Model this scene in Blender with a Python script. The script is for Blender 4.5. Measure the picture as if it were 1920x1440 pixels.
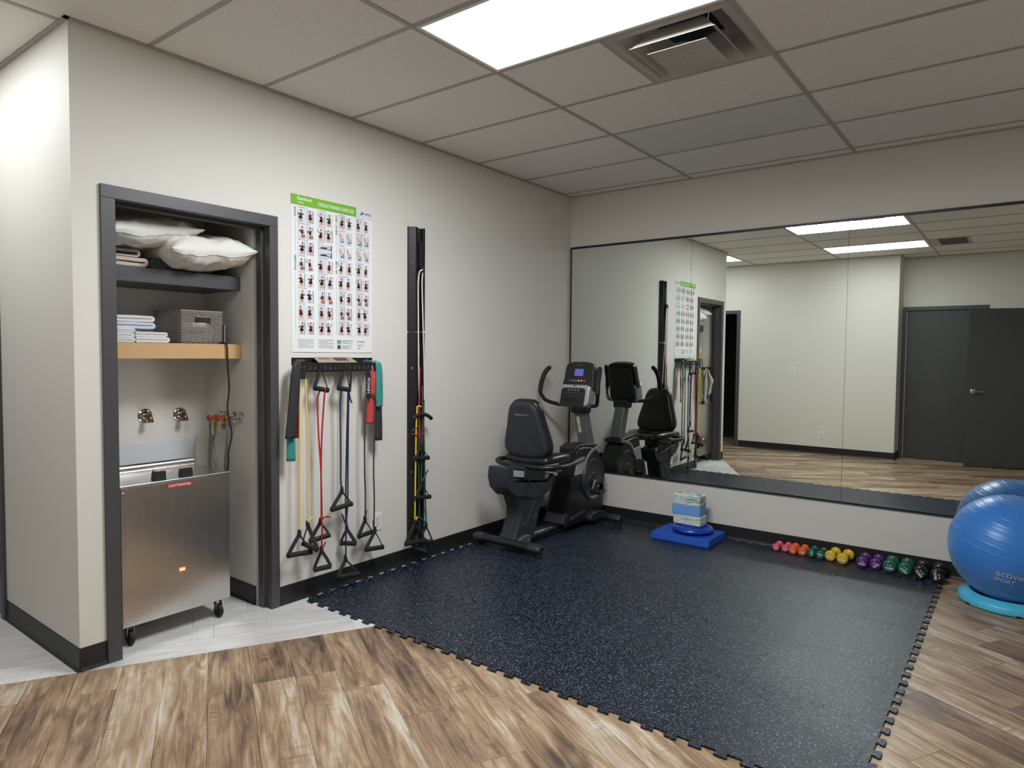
import bpy, bmesh, math, random
from mathutils import Vector, Matrix, noise

scene = bpy.context.scene
for o in list(bpy.data.objects):
    bpy.data.objects.remove(o)
random.seed(11)

# ------------------------------------------------------------------ camera, world, exposure
cd = bpy.data.cameras.new('camera')
cam = bpy.data.objects.new('camera', cd)
scene.collection.objects.link(cam)
R_ = (0.79544, 0.60595, 0.00941); U_ = (-0.03450, 0.02977, 0.99896); F_ = (-0.60505, 0.79494, -0.04458)
cam.matrix_world = Matrix(((R_[0], U_[0], -F_[0], 3.3985), (R_[1], U_[1], -F_[1], -5.3495), (R_[2], U_[2], -F_[2], 1.4778), (0, 0, 0, 1)))
cd.sensor_fit = 'HORIZONTAL'; cd.sensor_width = 36.0; cd.lens = 1259.97 / 1920 * 36
cd.clip_start = 0.05
scene.camera = cam
scene.view_settings.view_transform = 'Standard'
scene.view_settings.look = 'None'
scene.view_settings.gamma = 1.0
scene.view_settings.use_curve_mapping = False
scene.view_settings.exposure = 1.0
LIGHT = 20.0; SPREAD = 180
w = bpy.data.worlds.new('world'); scene.world = w; w.use_nodes = True
w.node_tree.nodes['Background'].inputs[0].default_value = (0.6, 0.65, 0.7, 1)
w.node_tree.nodes['Background'].inputs[1].default_value = 0.05
scene.cycles.max_bounces = 7
scene.cycles.diffuse_bounces = 5
scene.cycles.glossy_bounces = 4
scene.cycles.use_adaptive_sampling = True
scene.cycles.adaptive_threshold = 0.04
scene.cycles.use_denoising = True
scene.cycles.caustics_reflective = True
scene.cycles.blur_glossy = 0.0
scene.cycles.sample_clamp_indirect = 6.0

C = scene.collection

# ------------------------------------------------------------------ materials
def lin(c):
    return tuple(((x / 255.0) / 12.92 if x <= 10.3 else ((x / 255.0 + 0.055) / 1.055) ** 2.4) for x in c)

MATS = {}
def mat(name, rgb, rough=0.5, metal=0.0, bump=0.0, bscale=200.0, coat=0.0, var=0.0, vscale=6.0, emit=None, estr=0.0, spec=0.5, alpha=None, sheen=0.0):
    if name in MATS:
        return MATS[name]
    m = bpy.data.materials.new(name); m.use_nodes = True
    nt = m.node_tree; b = nt.nodes['Principled BSDF']
    col = (*lin(rgb), 1)
    b.inputs['Base Color'].default_value = col
    b.inputs['Roughness'].default_value = rough
    b.inputs['Metallic'].default_value = metal
    b.inputs['Specular IOR Level'].default_value = spec
    b.inputs['Coat Weight'].default_value = coat
    b.inputs['Sheen Weight'].default_value = sheen
    if emit:
        b.inputs['Emission Color'].default_value = (*lin(emit), 1)
        b.inputs['Emission Strength'].default_value = estr
    tc = nt.nodes.new('ShaderNodeTexCoord')
    if var > 0:
        n = nt.nodes.new('ShaderNodeTexNoise'); n.inputs['Scale'].default_value = vscale; n.inputs['Detail'].default_value = 4
        nt.links.new(tc.outputs['Object'], n.inputs['Vector'])
        mx = nt.nodes.new('ShaderNodeMix'); mx.data_type = 'RGBA'
        a = tuple(min(1, x * (1 + var)) for x in lin(rgb)); d = tuple(x * (1 - var) for x in lin(rgb))
        mx.inputs[6].default_value = (*d, 1); mx.inputs[7].default_value = (*a, 1)
        nt.links.new(n.outputs['Fac'], mx.inputs[0]); nt.links.new(mx.outputs[2], b.inputs['Base Color'])
    if bump > 0:
        n2 = nt.nodes.new('ShaderNodeTexNoise'); n2.inputs['Scale'].default_value = bscale; n2.inputs['Detail'].default_value = 3
        nt.links.new(tc.outputs['Object'], n2.inputs['Vector'])
        bp = nt.nodes.new('ShaderNodeBump'); bp.inputs['Strength'].default_value = bump; bp.inputs['Distance'].default_value = 0.002
        nt.links.new(n2.outputs['Fac'], bp.inputs['Height']); nt.links.new(bp.outputs['Normal'], b.inputs['Normal'])
    MATS[name] = m
    return m

def ramp(nt, stops):
    r = nt.nodes.new('ShaderNodeValToRGB')
    while len(r.color_ramp.elements) < len(stops):
        r.color_ramp.elements.new(0.5)
    for e, (p, c) in zip(r.color_ramp.elements, stops):
        e.position = p; e.color = (*lin(c), 1)
    return r

def wood_floor(name, ang, stops, streak, knots, rough):
    m = bpy.data.materials.new(name); m.use_nodes = True
    nt = m.node_tree; N = nt.nodes.new; L = nt.links.new; b = nt.nodes['Principled BSDF']
    geo = N('ShaderNodeNewGeometry'); oi = N('ShaderNodeObjectInfo')
    mp = N('ShaderNodeMapping'); mp.inputs['Rotation'].default_value = (0, 0, -ang)
    L(geo.outputs['Position'], mp.inputs['Vector'])
    off = N('ShaderNodeMath'); off.operation = 'MULTIPLY'; off.inputs[1].default_value = 40.0
    L(oi.outputs['Random'], off.inputs[0])
    cmb = N('ShaderNodeCombineXYZ'); L(off.outputs[0], cmb.inputs[0]); L(off.outputs[0], cmb.inputs[1]); L(off.outputs[0], cmb.inputs[2])
    add = N('ShaderNodeVectorMath'); L(mp.outputs[0], add.inputs[0]); L(cmb.outputs[0], add.inputs[1])
    def noi(sx, sy, det, dist=0.0, rg=0.6):
        s = N('ShaderNodeVectorMath'); s.operation = 'MULTIPLY'; s.inputs[1].default_value = (sx, sy, 1)
        L(add.outputs[0], s.inputs[0])
        n = N('ShaderNodeTexNoise'); n.inputs['Scale'].default_value = 1; n.inputs['Detail'].default_value = det
        n.inputs['Distortion'].default_value = dist; n.inputs['Roughness'].default_value = rg
        L(s.outputs[0], n.inputs['Vector']); return n
    broad = noi(1.3, 5.5, 4, 0.8, 0.55); mid = noi(2.6, 20, 6, 1.5, 0.6)
    bm_ = N('ShaderNodeMath'); bm_.operation = 'MULTIPLY'; bm_.inputs[1].default_value = 0.5; L(mid.outputs['Fac'], bm_.inputs[0])
    base = N('ShaderNodeMath'); base.operation = 'MULTIPLY_ADD'; base.inputs[1].default_value = 0.5; L(broad.outputs['Fac'], base.inputs[0]); L(bm_.outputs[0], base.inputs[2])
    tone = N('ShaderNodeMath'); tone.operation = 'MULTIPLY_ADD'; tone.inputs[1].default_value = 0.13; tone.inputs[2].default_value = -0.065
    L(oi.outputs['Random'], tone.inputs[0])
    sm = N('ShaderNodeMath'); L(base.outputs[0], sm.inputs[0]); L(tone.outputs[0], sm.inputs[1])
    r = ramp(nt, stops); L(sm.outputs[0], r.inputs[0])
    fine = noi(5, 110, 4, 0.3)
    fr = N('ShaderNodeMapRange'); fr.inputs[1].default_value = 0.35; fr.inputs[2].default_value = 0.65
    fr.inputs[3].default_value = 1 - streak; fr.inputs[4].default_value = 1 + streak * 0.6
    L(fine.outputs['Fac'], fr.inputs[0])
    mul = N('ShaderNodeVectorMath'); mul.operation = 'SCALE'; L(r.outputs['Color'], mul.inputs[0]); L(fr.outputs[0], mul.inputs['Scale'])
    # sawn cross marks in patches
    saw = noi(130, 7, 2); sawm = noi(3, 6, 2)
    sr = N('ShaderNodeMapRange'); sr.inputs[1].default_value = 0.52; sr.inputs[2].default_value = 0.66; L(sawm.outputs['Fac'], sr.inputs[0])
    s2 = N('ShaderNodeMapRange'); s2.inputs[1].default_value = 0.4; s2.inputs[2].default_value = 0.65; s2.inputs[3].default_value = -streak * 1.1; s2.inputs[4].default_value = streak * 0.9
    L(saw.outputs['Fac'], s2.inputs[0])
    sp = N('ShaderNodeMath'); sp.operation = 'MULTIPLY'; L(sr.outputs[0], sp.inputs[0]); L(s2.outputs[0], sp.inputs[1])
    sp1 = N('ShaderNodeMath'); sp1.inputs[1].default_value = 1.0; L(sp.outputs[0], sp1.inputs[0])
    mul2 = N('ShaderNodeVectorMath'); mul2.operation = 'SCALE'; L(mul.outputs[0], mul2.inputs[0]); L(sp1.outputs[0], mul2.inputs['Scale'])
    out = mul2.outputs[0]
    if knots > 0:
        s = N('ShaderNodeVectorMath'); s.operation = 'MULTIPLY'; s.inputs[1].default_value = (2.0, 6.5, 1); L(add.outputs[0], s.inputs[0])
        wn = noi(9, 22, 3); ws = N('ShaderNodeVectorMath'); ws.operation = 'SCALE'; ws.inputs['Scale'].default_value = 0.22
        L(wn.outputs['Color'], ws.inputs[0]); wa = N('ShaderNodeVectorMath'); L(s.outputs[0], wa.inputs[0]); L(ws.outputs[0], wa.inputs[1])
        v = N('ShaderNodeTexVoronoi'); v.inputs['Scale'].default_value = 1.0; v.inputs['Randomness'].default_value = 1.0; L(wa.outputs[0], v.inputs['Vector'])
        kr = N('ShaderNodeMapRange'); kr.inputs[1].default_value = 0.03; kr.inputs[2].default_value = 0.16; kr.inputs[3].default_value = knots; kr.inputs[4].default_value = 0.0
        L(v.outputs['Distance'], kr.inputs[0])
        mx = N('ShaderNodeMix'); mx.data_type = 'RGBA'; mx.inputs[7].default_value = (*lin((62, 44, 34)), 1)
        L(kr.outputs[0], mx.inputs[0]); L(out, mx.inputs[6]); out = mx.outputs[2]
    L(out, b.inputs['Base Color'])
    b.inputs['Roughness'].default_value = rough
    bp = N('ShaderNodeBump'); bp.inputs['Strength'].default_value = 0.25; bp.inputs['Distance'].default_value = 0.001
    L(fine.outputs['Fac'], bp.inputs['Height']); L(bp.outputs['Normal'], b.inputs['Normal'])
    MATS[name] = m
    return m

DX, DY = 0.4805, 0.8770            # direction of the joint between the two floors
ANG_B = math.atan2(-DX, DY)        # brown planks run across it
ANG_G = math.atan2(DY, DX)         # pale planks run along it
wood_floor('brown plank', ANG_B, [(0.33, (74, 60, 51)), (0.42, (118, 96, 78)), (0.49, (146, 120, 94)), (0.56, (166, 143, 116)), (0.66, (192, 180, 163))], 0.24, 0.7, 0.40)
wood_floor('pale plank', ANG_G, [(0.3, (172, 169, 167)), (0.5, (200, 198, 196)), (0.7, (216, 215, 214))], 0.10, 0.0, 0.45)

def rubber_mat():
    m = bpy.data.materials.new('speckled rubber'); m.use_nodes = True
    nt = m.node_tree; N = nt.nodes.new; L = nt.links.new; b = nt.nodes['Principled BSDF']
    geo = N('ShaderNodeNewGeometry')
    n = N('ShaderNodeTexNoise'); n.inputs['Scale'].default_value = 60; L(geo.outputs['Position'], n.inputs['Vector'])
    sc = N('ShaderNodeVectorMath'); sc.operation = 'SCALE'; sc.inputs['Scale'].default_value = 0.006; L(n.outputs['Color'], sc.inputs[0])
    ad = N('ShaderNodeVectorMath'); L(geo.outputs['Position'], ad.inputs[0]); L(sc.outputs[0], ad.inputs[1])
    v = N('ShaderNodeTexVoronoi'); v.inputs['Scale'].default_value = 260; L(ad.outputs[0], v.inputs['Vector'])
    sep = N('ShaderNodeSeparateColor'); L(v.outputs['Color'], sep.inputs[0])
    gt = N('ShaderNodeMath'); gt.operation = 'GREATER_THAN'; gt.inputs[1].default_value = 0.86; L(sep.outputs[0], gt.inputs[0])
    fl = ramp(nt, [(0.0, (34, 52, 84)), (0.5, (62, 88, 124)), (1.0, (136, 148, 162))]); L(sep.outputs[1], fl.inputs[0])
    n2 = N('ShaderNodeTexNoise'); n2.inputs['Scale'].default_value = 2.5; n2.inputs['Detail'].default_value = 6; L(geo.outputs['Position'], n2.inputs['Vector'])
    bs = ramp(nt, [(0.3, (8, 11, 18)), (0.7, (13, 17, 26))]); L(n2.outputs['Fac'], bs.inputs[0])
    mx = N('ShaderNodeMix'); mx.data_type = 'RGBA'; L(gt.outputs[0], mx.inputs[0]); L(bs.outputs[0], mx.inputs[6]); L(fl.outputs[0], mx.inputs[7])
    L(mx.outputs[2], b.inputs['Base Color'])
    rr = N('ShaderNodeMapRange'); rr.inputs[3].default_value = 0.36; rr.inputs[4].default_value = 0.47; b.inputs['Specular IOR Level'].default_value = 0.45; L(n2.outputs['Fac'], rr.inputs[0]); L(rr.outputs[0], b.inputs['Roughness'])
    n3 = N('ShaderNodeTexNoise'); n3.inputs['Scale'].default_value = 300; L(geo.outputs['Position'], n3.inputs['Vector'])
    bp = N('ShaderNodeBump'); bp.inputs['Strength'].default_value = 0.35; bp.inputs['Distance'].default_value = 0.001
    L(n3.outputs['Fac'], bp.inputs['Height']); L(bp.outputs['Normal'], b.inputs['Normal'])
    MATS['rubber'] = m
rubber_mat()

def tile_mat(name, a, bcol, emboss=0.25):
    m = bpy.data.materials.new(name); m.use_nodes = True
    nt = m.node_tree; N = nt.nodes.new; L = nt.links.new; b = nt.nodes['Principled BSDF']
    geo = N('ShaderNodeNewGeometry')
    n = N('ShaderNodeTexNoise'); n.inputs['Scale'].default_value = 130; n.inputs['Detail'].default_value = 4; L(geo.outputs['Position'], n.inputs['Vector'])
    r = ramp(nt, [(0.35, bcol), (0.5, a)]); L(n.outputs['Fac'], r.inputs[0]); L(r.outputs[0], b.inputs['Base Color'])
    b.inputs['Roughness'].default_value = 0.9
    bp = N('ShaderNodeBump'); bp.inputs['Strength'].default_value = emboss; bp.inputs['Distance'].default_value = 0.002
    L(n.outputs['Fac'], bp.inputs['Height']); L(bp.outputs['Normal'], b.inputs['Normal'])
    MATS[name] = m
tile_mat('ceiling tile', (240, 237, 232), (230, 227, 222))
tile_mat('grey ceiling tile', (222, 222, 222), (218, 218, 218), 0.05)

def foam_marble():
    m = bpy.data.materials.new('marbled foam'); m.use_nodes = True
    nt = m.node_tree; N = nt.nodes.new; L = nt.links.new; b = nt.nodes['Principled BSDF']
    tc = N('ShaderNodeTexCoord'); oi = N('ShaderNodeObjectInfo')
    mp = N('ShaderNodeMapping'); mp.inputs['Scale'].default_value = (9, 9, 75); L(tc.outputs['Object'], mp.inputs['Vector'])
    n = N('ShaderNodeTexNoise'); n.noise_dimensions = '4D'; n.inputs['Scale'].default_value = 1; n.inputs['Detail'].default_value = 5; n.inputs['Distortion'].default_value = 1.2
    L(mp.outputs[0], n.inputs['Vector']); mm = N('ShaderNodeMath'); mm.operation = 'MULTIPLY'; mm.inputs[1].default_value = 30; L(oi.outputs['Random'], mm.inputs[0]); L(mm.outputs[0], n.inputs['W'])
    r = ramp(nt, [(0.30, (84, 110, 116)), (0.42, (150, 172, 172)), (0.5, (214, 222, 214)), (0.58, (224, 228, 220)), (0.66, (120, 146, 150))]); L(n.outputs['Fac'], r.inputs[0])
    L(r.outputs[0], b.inputs['Base Color']); b.inputs['Roughness'].default_value = 0.8
    MATS['marble'] = m
foam_marble()

def steel_brushed():
    m = mat('brushed steel', (206, 204, 200), 0.3, 1.0)
    nt = m.node_tree; N = nt.nodes.new; L = nt.links.new; b = nt.nodes['Principled BSDF']
    tc = N('ShaderNodeTexCoord'); mp = N('ShaderNodeMapping'); mp.inputs['Scale'].default_value = (500, 500, 4); L(tc.outputs['Object'], mp.inputs['Vector'])
    n = N('ShaderNodeTexNoise'); n.inputs['Scale'].default_value = 1; n.inputs['Detail'].default_value = 2; L(mp.outputs[0], n.inputs['Vector'])
    rr = N('ShaderNodeMapRange'); rr.inputs[3].default_value = 0.16; rr.inputs[4].default_value = 0.32; L(n.outputs['Fac'], rr.inputs[0]); L(rr.outputs[0], b.inputs['Roughness'])
    b.inputs['Anisotropic'].default_value = 0.5
steel_brushed()

def vcol_mat(name, rough=0.45):
    m = bpy.data.materials.new(name); m.use_nodes = True
    nt = m.node_tree; b = nt.nodes['Principled BSDF']
    a = nt.nodes.new('ShaderNodeVertexColor'); a.layer_name = 'ink'
    nt.links.new(a.outputs['Color'], b.inputs['Base Color']); b.inputs['Roughness'].default_value = rough
    MATS[name] = m
vcol_mat('printed ink')

M_wall = mat('wall paint', (218, 214, 206), 0.6, bump=0.12, bscale=350)
M_trim = mat('grey trim paint', (70, 70, 71), 0.42, bump=0.015, bscale=300)
M_base = mat('black vinyl base', (30, 30, 31), 0.45)
M_black = mat('black plastic', (24, 24, 26), 0.42)
M_blackr = mat('black rubber', (20, 20, 21), 0.65)
M_web = mat('black webbing', (22, 22, 24), 0.8, bump=0.3, bscale=900)
M_steel = MATS['brushed steel']
M_chrome = mat('chrome', (205, 203, 198), 0.14, 1.0)
M_brass = mat('brass', (176, 142, 82), 0.28, 1.0)
M_bronze = mat('bronze', (138, 100, 66), 0.38, 1.0)
M_white = mat('white plastic', (232, 231, 226), 0.4)
M_dark = mat('dark void', (16, 16, 17), 0.9)

# ------------------------------------------------------------------ mesh helpers
class MB:
    def __init__(s):
        s.v = []; s.f = []; s.c = []
    def add(s, v, f, col=None):
        k = len(s.v); s.v += [tuple(p) for p in v]; s.f += [tuple(i + k for i in q) for q in f]
        if col is not None:
            s.c += [col] * len(f)
        return s
    def box(s, x0, x1, y0, y1, z0, z1):
        v = [(x, y, z) for x in (x0, x1) for y in (y0, y1) for z in (z0, z1)]
        return s.add(v, [(0, 1, 3, 2), (4, 6, 7, 5), (0, 4, 5, 1), (2, 3, 7, 6), (0, 2, 6, 4), (1, 5, 7, 3)])
    def prism(s, poly, axis, a, b):
        n = len(poly)
        def P(p, t):
            return {'x': (t, p[0], p[1]), 'y': (p[0], t, p[1]), 'z': (p[0], p[1], t)}[axis]
        v = [P(p, a) for p in poly] + [P(p, b) for p in poly]
        f = [tuple(range(n - 1, -1, -1)), tuple(range(n, 2 * n))] + [(i, (i + 1) % n, n + (i + 1) % n, n + i) for i in range(n)]
        return s.add(v, f)
    def tube(s, path, r, n=8, sy=None, up=None, closed=False):
        pts = [Vector(p) for p in path]; m = len(pts)
        rs = r if isinstance(r, (list, tuple)) else [r] * m
        ys = sy if isinstance(sy, (list, tuple)) else [sy] * m
        T = []
        for i in range(m):
            a = pts[(i - 1) % m] if (i > 0 or closed) else pts[i]; b = pts[(i + 1) % m] if (i < m - 1 or closed) else pts[i]
            t = (b - a); T.append(t.normalized() if t.length > 1e-9 else Vector((0, 0, 1)))
        u = Vector(up) if up else (Vector((0, 0, 1)) if abs(T[0].z) < 0.9 else Vector((1, 0, 0)))
        v = []
        for i in range(m):
            t = T[i]; uu = u - t * u.dot(t)
            if uu.length < 1e-6:
                uu = Vector((1, 0, 0)) - t * t.x
            uu.normalize()
            if not up:
                u = uu
            w_ = t.cross(uu)
            for k in range(n):
                an = 2 * math.pi * (k + 0.5) / n
                v.append(pts[i] + uu * (math.cos(an) * rs[i]) + w_ * (math.sin(an) * (ys[i] if ys[i] else rs[i])))
        f = []
        for i in range(m if closed else m - 1):
            for k in range(n):
                j = (i + 1) % m
                f.append((i * n + k, i * n + (k + 1) % n, j * n + (k + 1) % n, j * n + k))
        if not closed:
            f.append(tuple(range(n - 1, -1, -1))); f.append(tuple((m - 1) * n + k for k in range(n)))
        return s.add(v, f)
    def cyl(s, p0, p1, r, n=16, r2=None):
        return s.tube([p0, p1], [r, r if r2 is None else r2], n)
    def lathe(s, prof, c, axis='z', n=32):
        c = Vector(c); v = []; m = len(prof)
        for r, h in prof:
            for k in range(n):
                a = 2 * math.pi * k / n; x, y = r * math.cos(a), r * math.sin(a)
                v.append(c + Vector({'z': (x, y, h), 'x': (h, x, y), 'y': (y, h, x)}[axis]))
        f = [(i * n + k, i * n + (k + 1) % n, (i + 1) * n + (k + 1) % n, (i + 1) * n + k) for i in range(m - 1) for k in range(n)]
        if prof[0][0] > 1e-6: f.append(tuple(range(n - 1, -1, -1)))
        if prof[-1][0] > 1e-6: f.append(tuple((m - 1) * n + k for k in range(n)))
        return s.add(v, f)
    def move(s, M):
        s.v = [tuple(M @ Vector(p)) for p in s.v]; return s
    def mesh(s, name, smooth=35):
        me = bpy.data.meshes.new(name); me.from_pydata(s.v, [], s.f)
        bm = bmesh.new(); bm.from_mesh(me); bmesh.ops.remove_doubles(bm, verts=bm.verts, dist=1e-6); bmesh.ops.recalc_face_normals(bm, faces=bm.faces)
        if s.c:
            pass
        bm.to_mesh(me); bm.free()
        if smooth:
            me.polygons.foreach_set('use_smooth', [True] * len(me.polygons)); me.set_sharp_from_angle(angle=math.radians(smooth))
        return me
    def build(s, name, m, parent=None, bevel=0, smooth=35, seg=2):
        o = bpy.data.objects.new(name, s.mesh(name, smooth)); C.objects.link(o)
        if m: o.data.materials.append(m)
        put(o, parent)
        if bevel:
            bv = o.modifiers.new('bevel', 'BEVEL'); bv.width = bevel; bv.segments = seg; bv.limit_method = 'ANGLE'; bv.angle_limit = math.radians(30); bv.harden_normals = bool(smooth)
        return o

def put(o, parent):
    if parent is not None:
        o.parent = parent
        o.matrix_parent_inverse = wm(parent).inverted()

def wm(o):
    m = Matrix.LocRotScale(o.location, o.rotation_euler, o.scale)
    if o.parent:
        return wm(o.parent) @ o.matrix_parent_inverse @ m
    return m

def tag(o, label=None, cat=None, group=None, kind=None):
    if label: o['label'] = label
    if cat: o['category'] = cat
    if group: o['group'] = group
    if kind: o['kind'] = kind
    return o

def thing(name, loc, label, cat, group=None):
    o = bpy.data.objects.new(name, None); C.objects.link(o); o.location = loc; o.empty_display_size = 0.05
    return tag(o, label, cat, group)

def struct(o):
    o['kind'] = 'structure'; return o

def sgroup(name, loc=(0, 0, 0)):
    o = bpy.data.objects.new(name, None); C.objects.link(o); o.location = loc; o['kind'] = 'structure'; return o

def cr(pts, k=6, closed=False):
    P = [Vector(p) for p in pts]; n = len(P); out = []
    for i in range(n if closed else n - 1):
        p0 = P[(i - 1) % n] if (i > 0 or closed) else P[0]; p1 = P[i]; p2 = P[(i + 1) % n]; p3 = P[(i + 2) % n] if (i + 2 < n or closed) else P[-1]
        for j in range(k):
            t = j / k
            out.append(0.5 * ((2 * p1) + (p2 - p0) * t + (2 * p0 - 5 * p1 + 4 * p2 - p3) * t * t + (3 * p1 - p0 - 3 * p2 + p3) * t ** 3))
    if not closed: out.append(P[-1])
    return out

def rrect(w_, h_, r, n=5, c=(0, 0)):
    out = []
    for cx, cy, a0 in ((w_ / 2 - r, h_ / 2 - r, 0), (-w_ / 2 + r, h_ / 2 - r, 90), (-w_ / 2 + r, -h_ / 2 + r, 180), (w_ / 2 - r, -h_ / 2 + r, 270)):
        for i in range(n + 1):
            a = math.radians(a0 + 90 * i / n); out.append((c[0] + cx + r * math.cos(a), c[1] + cy + r * math.sin(a)))
    return out

def smooth_poly(poly, k=5):
    return [(p.x, p.y) for p in cr([(a, b, 0) for a, b in poly], k, True)]

TXT = {}
def text_data(body, shear=0.0):
    key = (body, shear)
    if key not in TXT:
        cu = bpy.data.curves.new('lettering', 'FONT'); cu.body = body; cu.size = 1.0; cu.align_x = 'CENTER'; cu.align_y = 'CENTER'; cu.shear = shear; cu.resolution_u = 2
        o = bpy.data.objects.new('lettering', cu); me = bpy.data.meshes.new_from_object(o)
        TXT[key] = ([v.co.copy() for v in me.vertices], [tuple(p.vertices) for p in me.polygons])
        bpy.data.objects.remove(o); bpy.data.curves.remove(cu); bpy.data.meshes.remove(me)
    return TXT[key]

def lettering(body, size, org, xd, yd, m, parent, sx=1.0, shear=0.0, warp=None, bold=0.0, name='lettering', fit=None):
    v, f = text_data(body, shear)
    if fit: sx = fit / size / (max(p.x for p in v) - min(p.x for p in v))
    org = Vector(org); xd = Vector(xd).normalized(); yd = Vector(yd).normalized()
    b = MB()
    offs = [(0, 0)] if not bold else [(-bold, 0), (bold, 0), (0, bold), (0, -bold)]
    nd = xd.cross(yd)
    for i, (ax, ay) in enumerate(offs):
        pts = [org + xd * ((p.x * sx + ax) * size) + yd * ((p.y + ay) * size) + nd * (i * 0.00004) for p in v]
        if warp: pts = [warp(p) for p in pts]
        b.add(pts, f)
    return b.build(name, m, parent, smooth=0)

# ------------------------------------------------------------------ dimensions
H = 2.933
YB = -4.137      # hall wall (perpendicular to the left wall)
YR = -5.62       # rear wall
YD = -6.06       # door recess
XR = 4.9
CX0, CY0, CY1 = -0.668, -3.985, -3.172   # closet
OY0, OY1, OZ = -3.960, -3.157, 2.181     # closet opening inside frame

# ------------------------------------------------------------------ structure: walls
b = MB()
b.box(-0.12, 0, YB, OY0 - 0.02, 0, H); b.box(-0.12, 0, OY1 + 0.02, 0.12, 0, H); b.box(-0.12, 0, OY0 - 0.02, OY1 + 0.02, OZ + 0.02, H)
struct(b.build('wall_left', M_wall, smooth=0))
struct(MB().box(0, XR, 0, 0.12, 0, H).build('wall_far', M_wall, smooth=0))
HD0, HD1 = -2.0, -1.03      # hall door opening
b = MB(); b.box(HD1 + 0.02, -0.12, YB, YB + 0.12, 0, H); b.box(-3.6, HD0 - 0.02, YB, YB + 0.12, 0, H); b.box(HD0 - 0.02, HD1 + 0.02, YB, YB + 0.12, 2.16, H)
struct(b.build('wall_hall', M_wall, smooth=0))
RD0, RD1 = -1.25, -0.34
b = MB(); b.box(-3.6, RD0 - 0.02, YR - 0.12, YR, 0, H); b.box(RD1 + 0.02, 1.955, YR - 0.12, YR, 0, H); b.box(RD0 - 0.02, RD1 + 0.02, YR - 0.12, YR, 2.17, H)
b.box(1.835, 1.955, YD, YR - 0.12, 0, H)
struct(b.build('wall_rear', M_wall, smooth=0))
b = MB(); b.box(1.835, 2.01, YD - 0.12, YD, 0, H); b.box(2.93, 3.66, YD - 0.12, YD, 0, H); b.box(4.60, XR, YD - 0.12, YD, 0, H); b.box(2.01, 2.93, YD - 0.12, YD, 2.17, H); b.box(3.66, 4.60, YD - 0.12, YD, 2.17, H)
struct(b.build('wall_recess', M_wall, smooth=0))
struct(MB().box(XR, XR + 0.12, YD - 0.12, 0.12, 0, H).build('wall_right', M_wall, smooth=0))
struct(MB().box(-3.72, -3.6, YR - 0.12, YB + 0.12, 0, H).build('wall_end', M_wall, smooth=0))
# closet shell
b = MB(); b.box(CX0 - 0.1, CX0, CY0 - 0.1, CY1 + 0.1, 0, 2.42)
struct(b.build('wall_closet_back', M_wall, smooth=0))
struct(MB().box(CX0, -0.12, CY1, CY1 + 0.1, 0, 2.42).build('wall_closet_right', M_wall, smooth=0))
struct(MB().box(CX0, -0.12, CY0 - 0.1, CY0, 0, 2.42).build('wall_closet_left', M_wall, smooth=0))
struct(MB().box(CX0 - 0.1, -0.12, CY0 - 0.1, CY1 + 0.1, 2.42, 2.46).build('ceiling_closet', M_wall, smooth=0))
# dark room behind the rear doorway and behind the second recess door
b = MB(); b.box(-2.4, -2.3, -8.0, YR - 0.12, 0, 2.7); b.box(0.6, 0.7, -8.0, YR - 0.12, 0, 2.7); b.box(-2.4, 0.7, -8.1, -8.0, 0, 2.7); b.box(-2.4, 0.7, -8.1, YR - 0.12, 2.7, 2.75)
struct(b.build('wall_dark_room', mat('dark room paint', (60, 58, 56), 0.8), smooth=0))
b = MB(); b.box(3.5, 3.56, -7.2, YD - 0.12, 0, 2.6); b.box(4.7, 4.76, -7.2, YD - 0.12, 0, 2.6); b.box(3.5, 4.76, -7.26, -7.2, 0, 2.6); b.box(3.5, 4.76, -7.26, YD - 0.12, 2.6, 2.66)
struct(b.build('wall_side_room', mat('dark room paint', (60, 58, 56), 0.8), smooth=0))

# baseboards: vinyl cove with a small toe
def baseboard(name, runs):
    b = MB()
    for (x0, y0), (x1, y1), (nx, ny) in runs:
        prof = [(0, 0.003), (0.013, 0.003), (0.007, 0.016), (0.0045, 0.03), (0.0045, 0.108), (0, 0.110)]
        a = [(x0 + nx * d, y0 + ny * d, z) for d, z in prof]; c = [(x1 + nx * d, y1 + ny * d, z) for d, z in prof]; n = len(prof)
        b.add(a + c, [(i, (i + 1) % n, n + (i + 1) % n, n + i) for i in range(n)] + [tuple(range(n)), tuple(range(2 * n - 1, n - 1, -1))])
    return struct(b.build(name, M_base, smooth=0))
baseboard('baseboard_left', [((0, OY1 + 0.052), (0, 0), (1, 0)), ((0, YB), (0, OY0 - 0.064), (1, 0))])
baseboard('baseboard_far', [((0, 0), (XR, 0), (0, -1))])
baseboard('baseboard_hall', [((HD1 + 0.06, YB), (0.0045, YB), (0, -1)), ((-3.6, YB), (HD0 - 0.06, YB), (0, -1))])
baseboard('baseboard_rear', [((RD1 + 0.06, YR), (1.9595, YR), (0, 1)), ((1.955, YD), (1.955, YR + 0.0045), (1, 0)), ((-3.6, YR), (RD0 - 0.06, YR), (0, 1))])
baseboard('baseboard_recess', [((3.0, YD), (3.60, YD), (0, 1)), ((4.66, YD), (XR, YD), (0, 1))])
baseboard('baseboard_right', [((XR, YD), (XR, 0), (-1, 0))])
baseboard('baseboard_closet', [((CX0, CY1), (-0.12, CY1), (0, -1)), ((CX0, CY0), (CX0, CY1), (1, 0)), ((CX0, CY0), (-0.12, CY0), (0, 1))])

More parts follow.
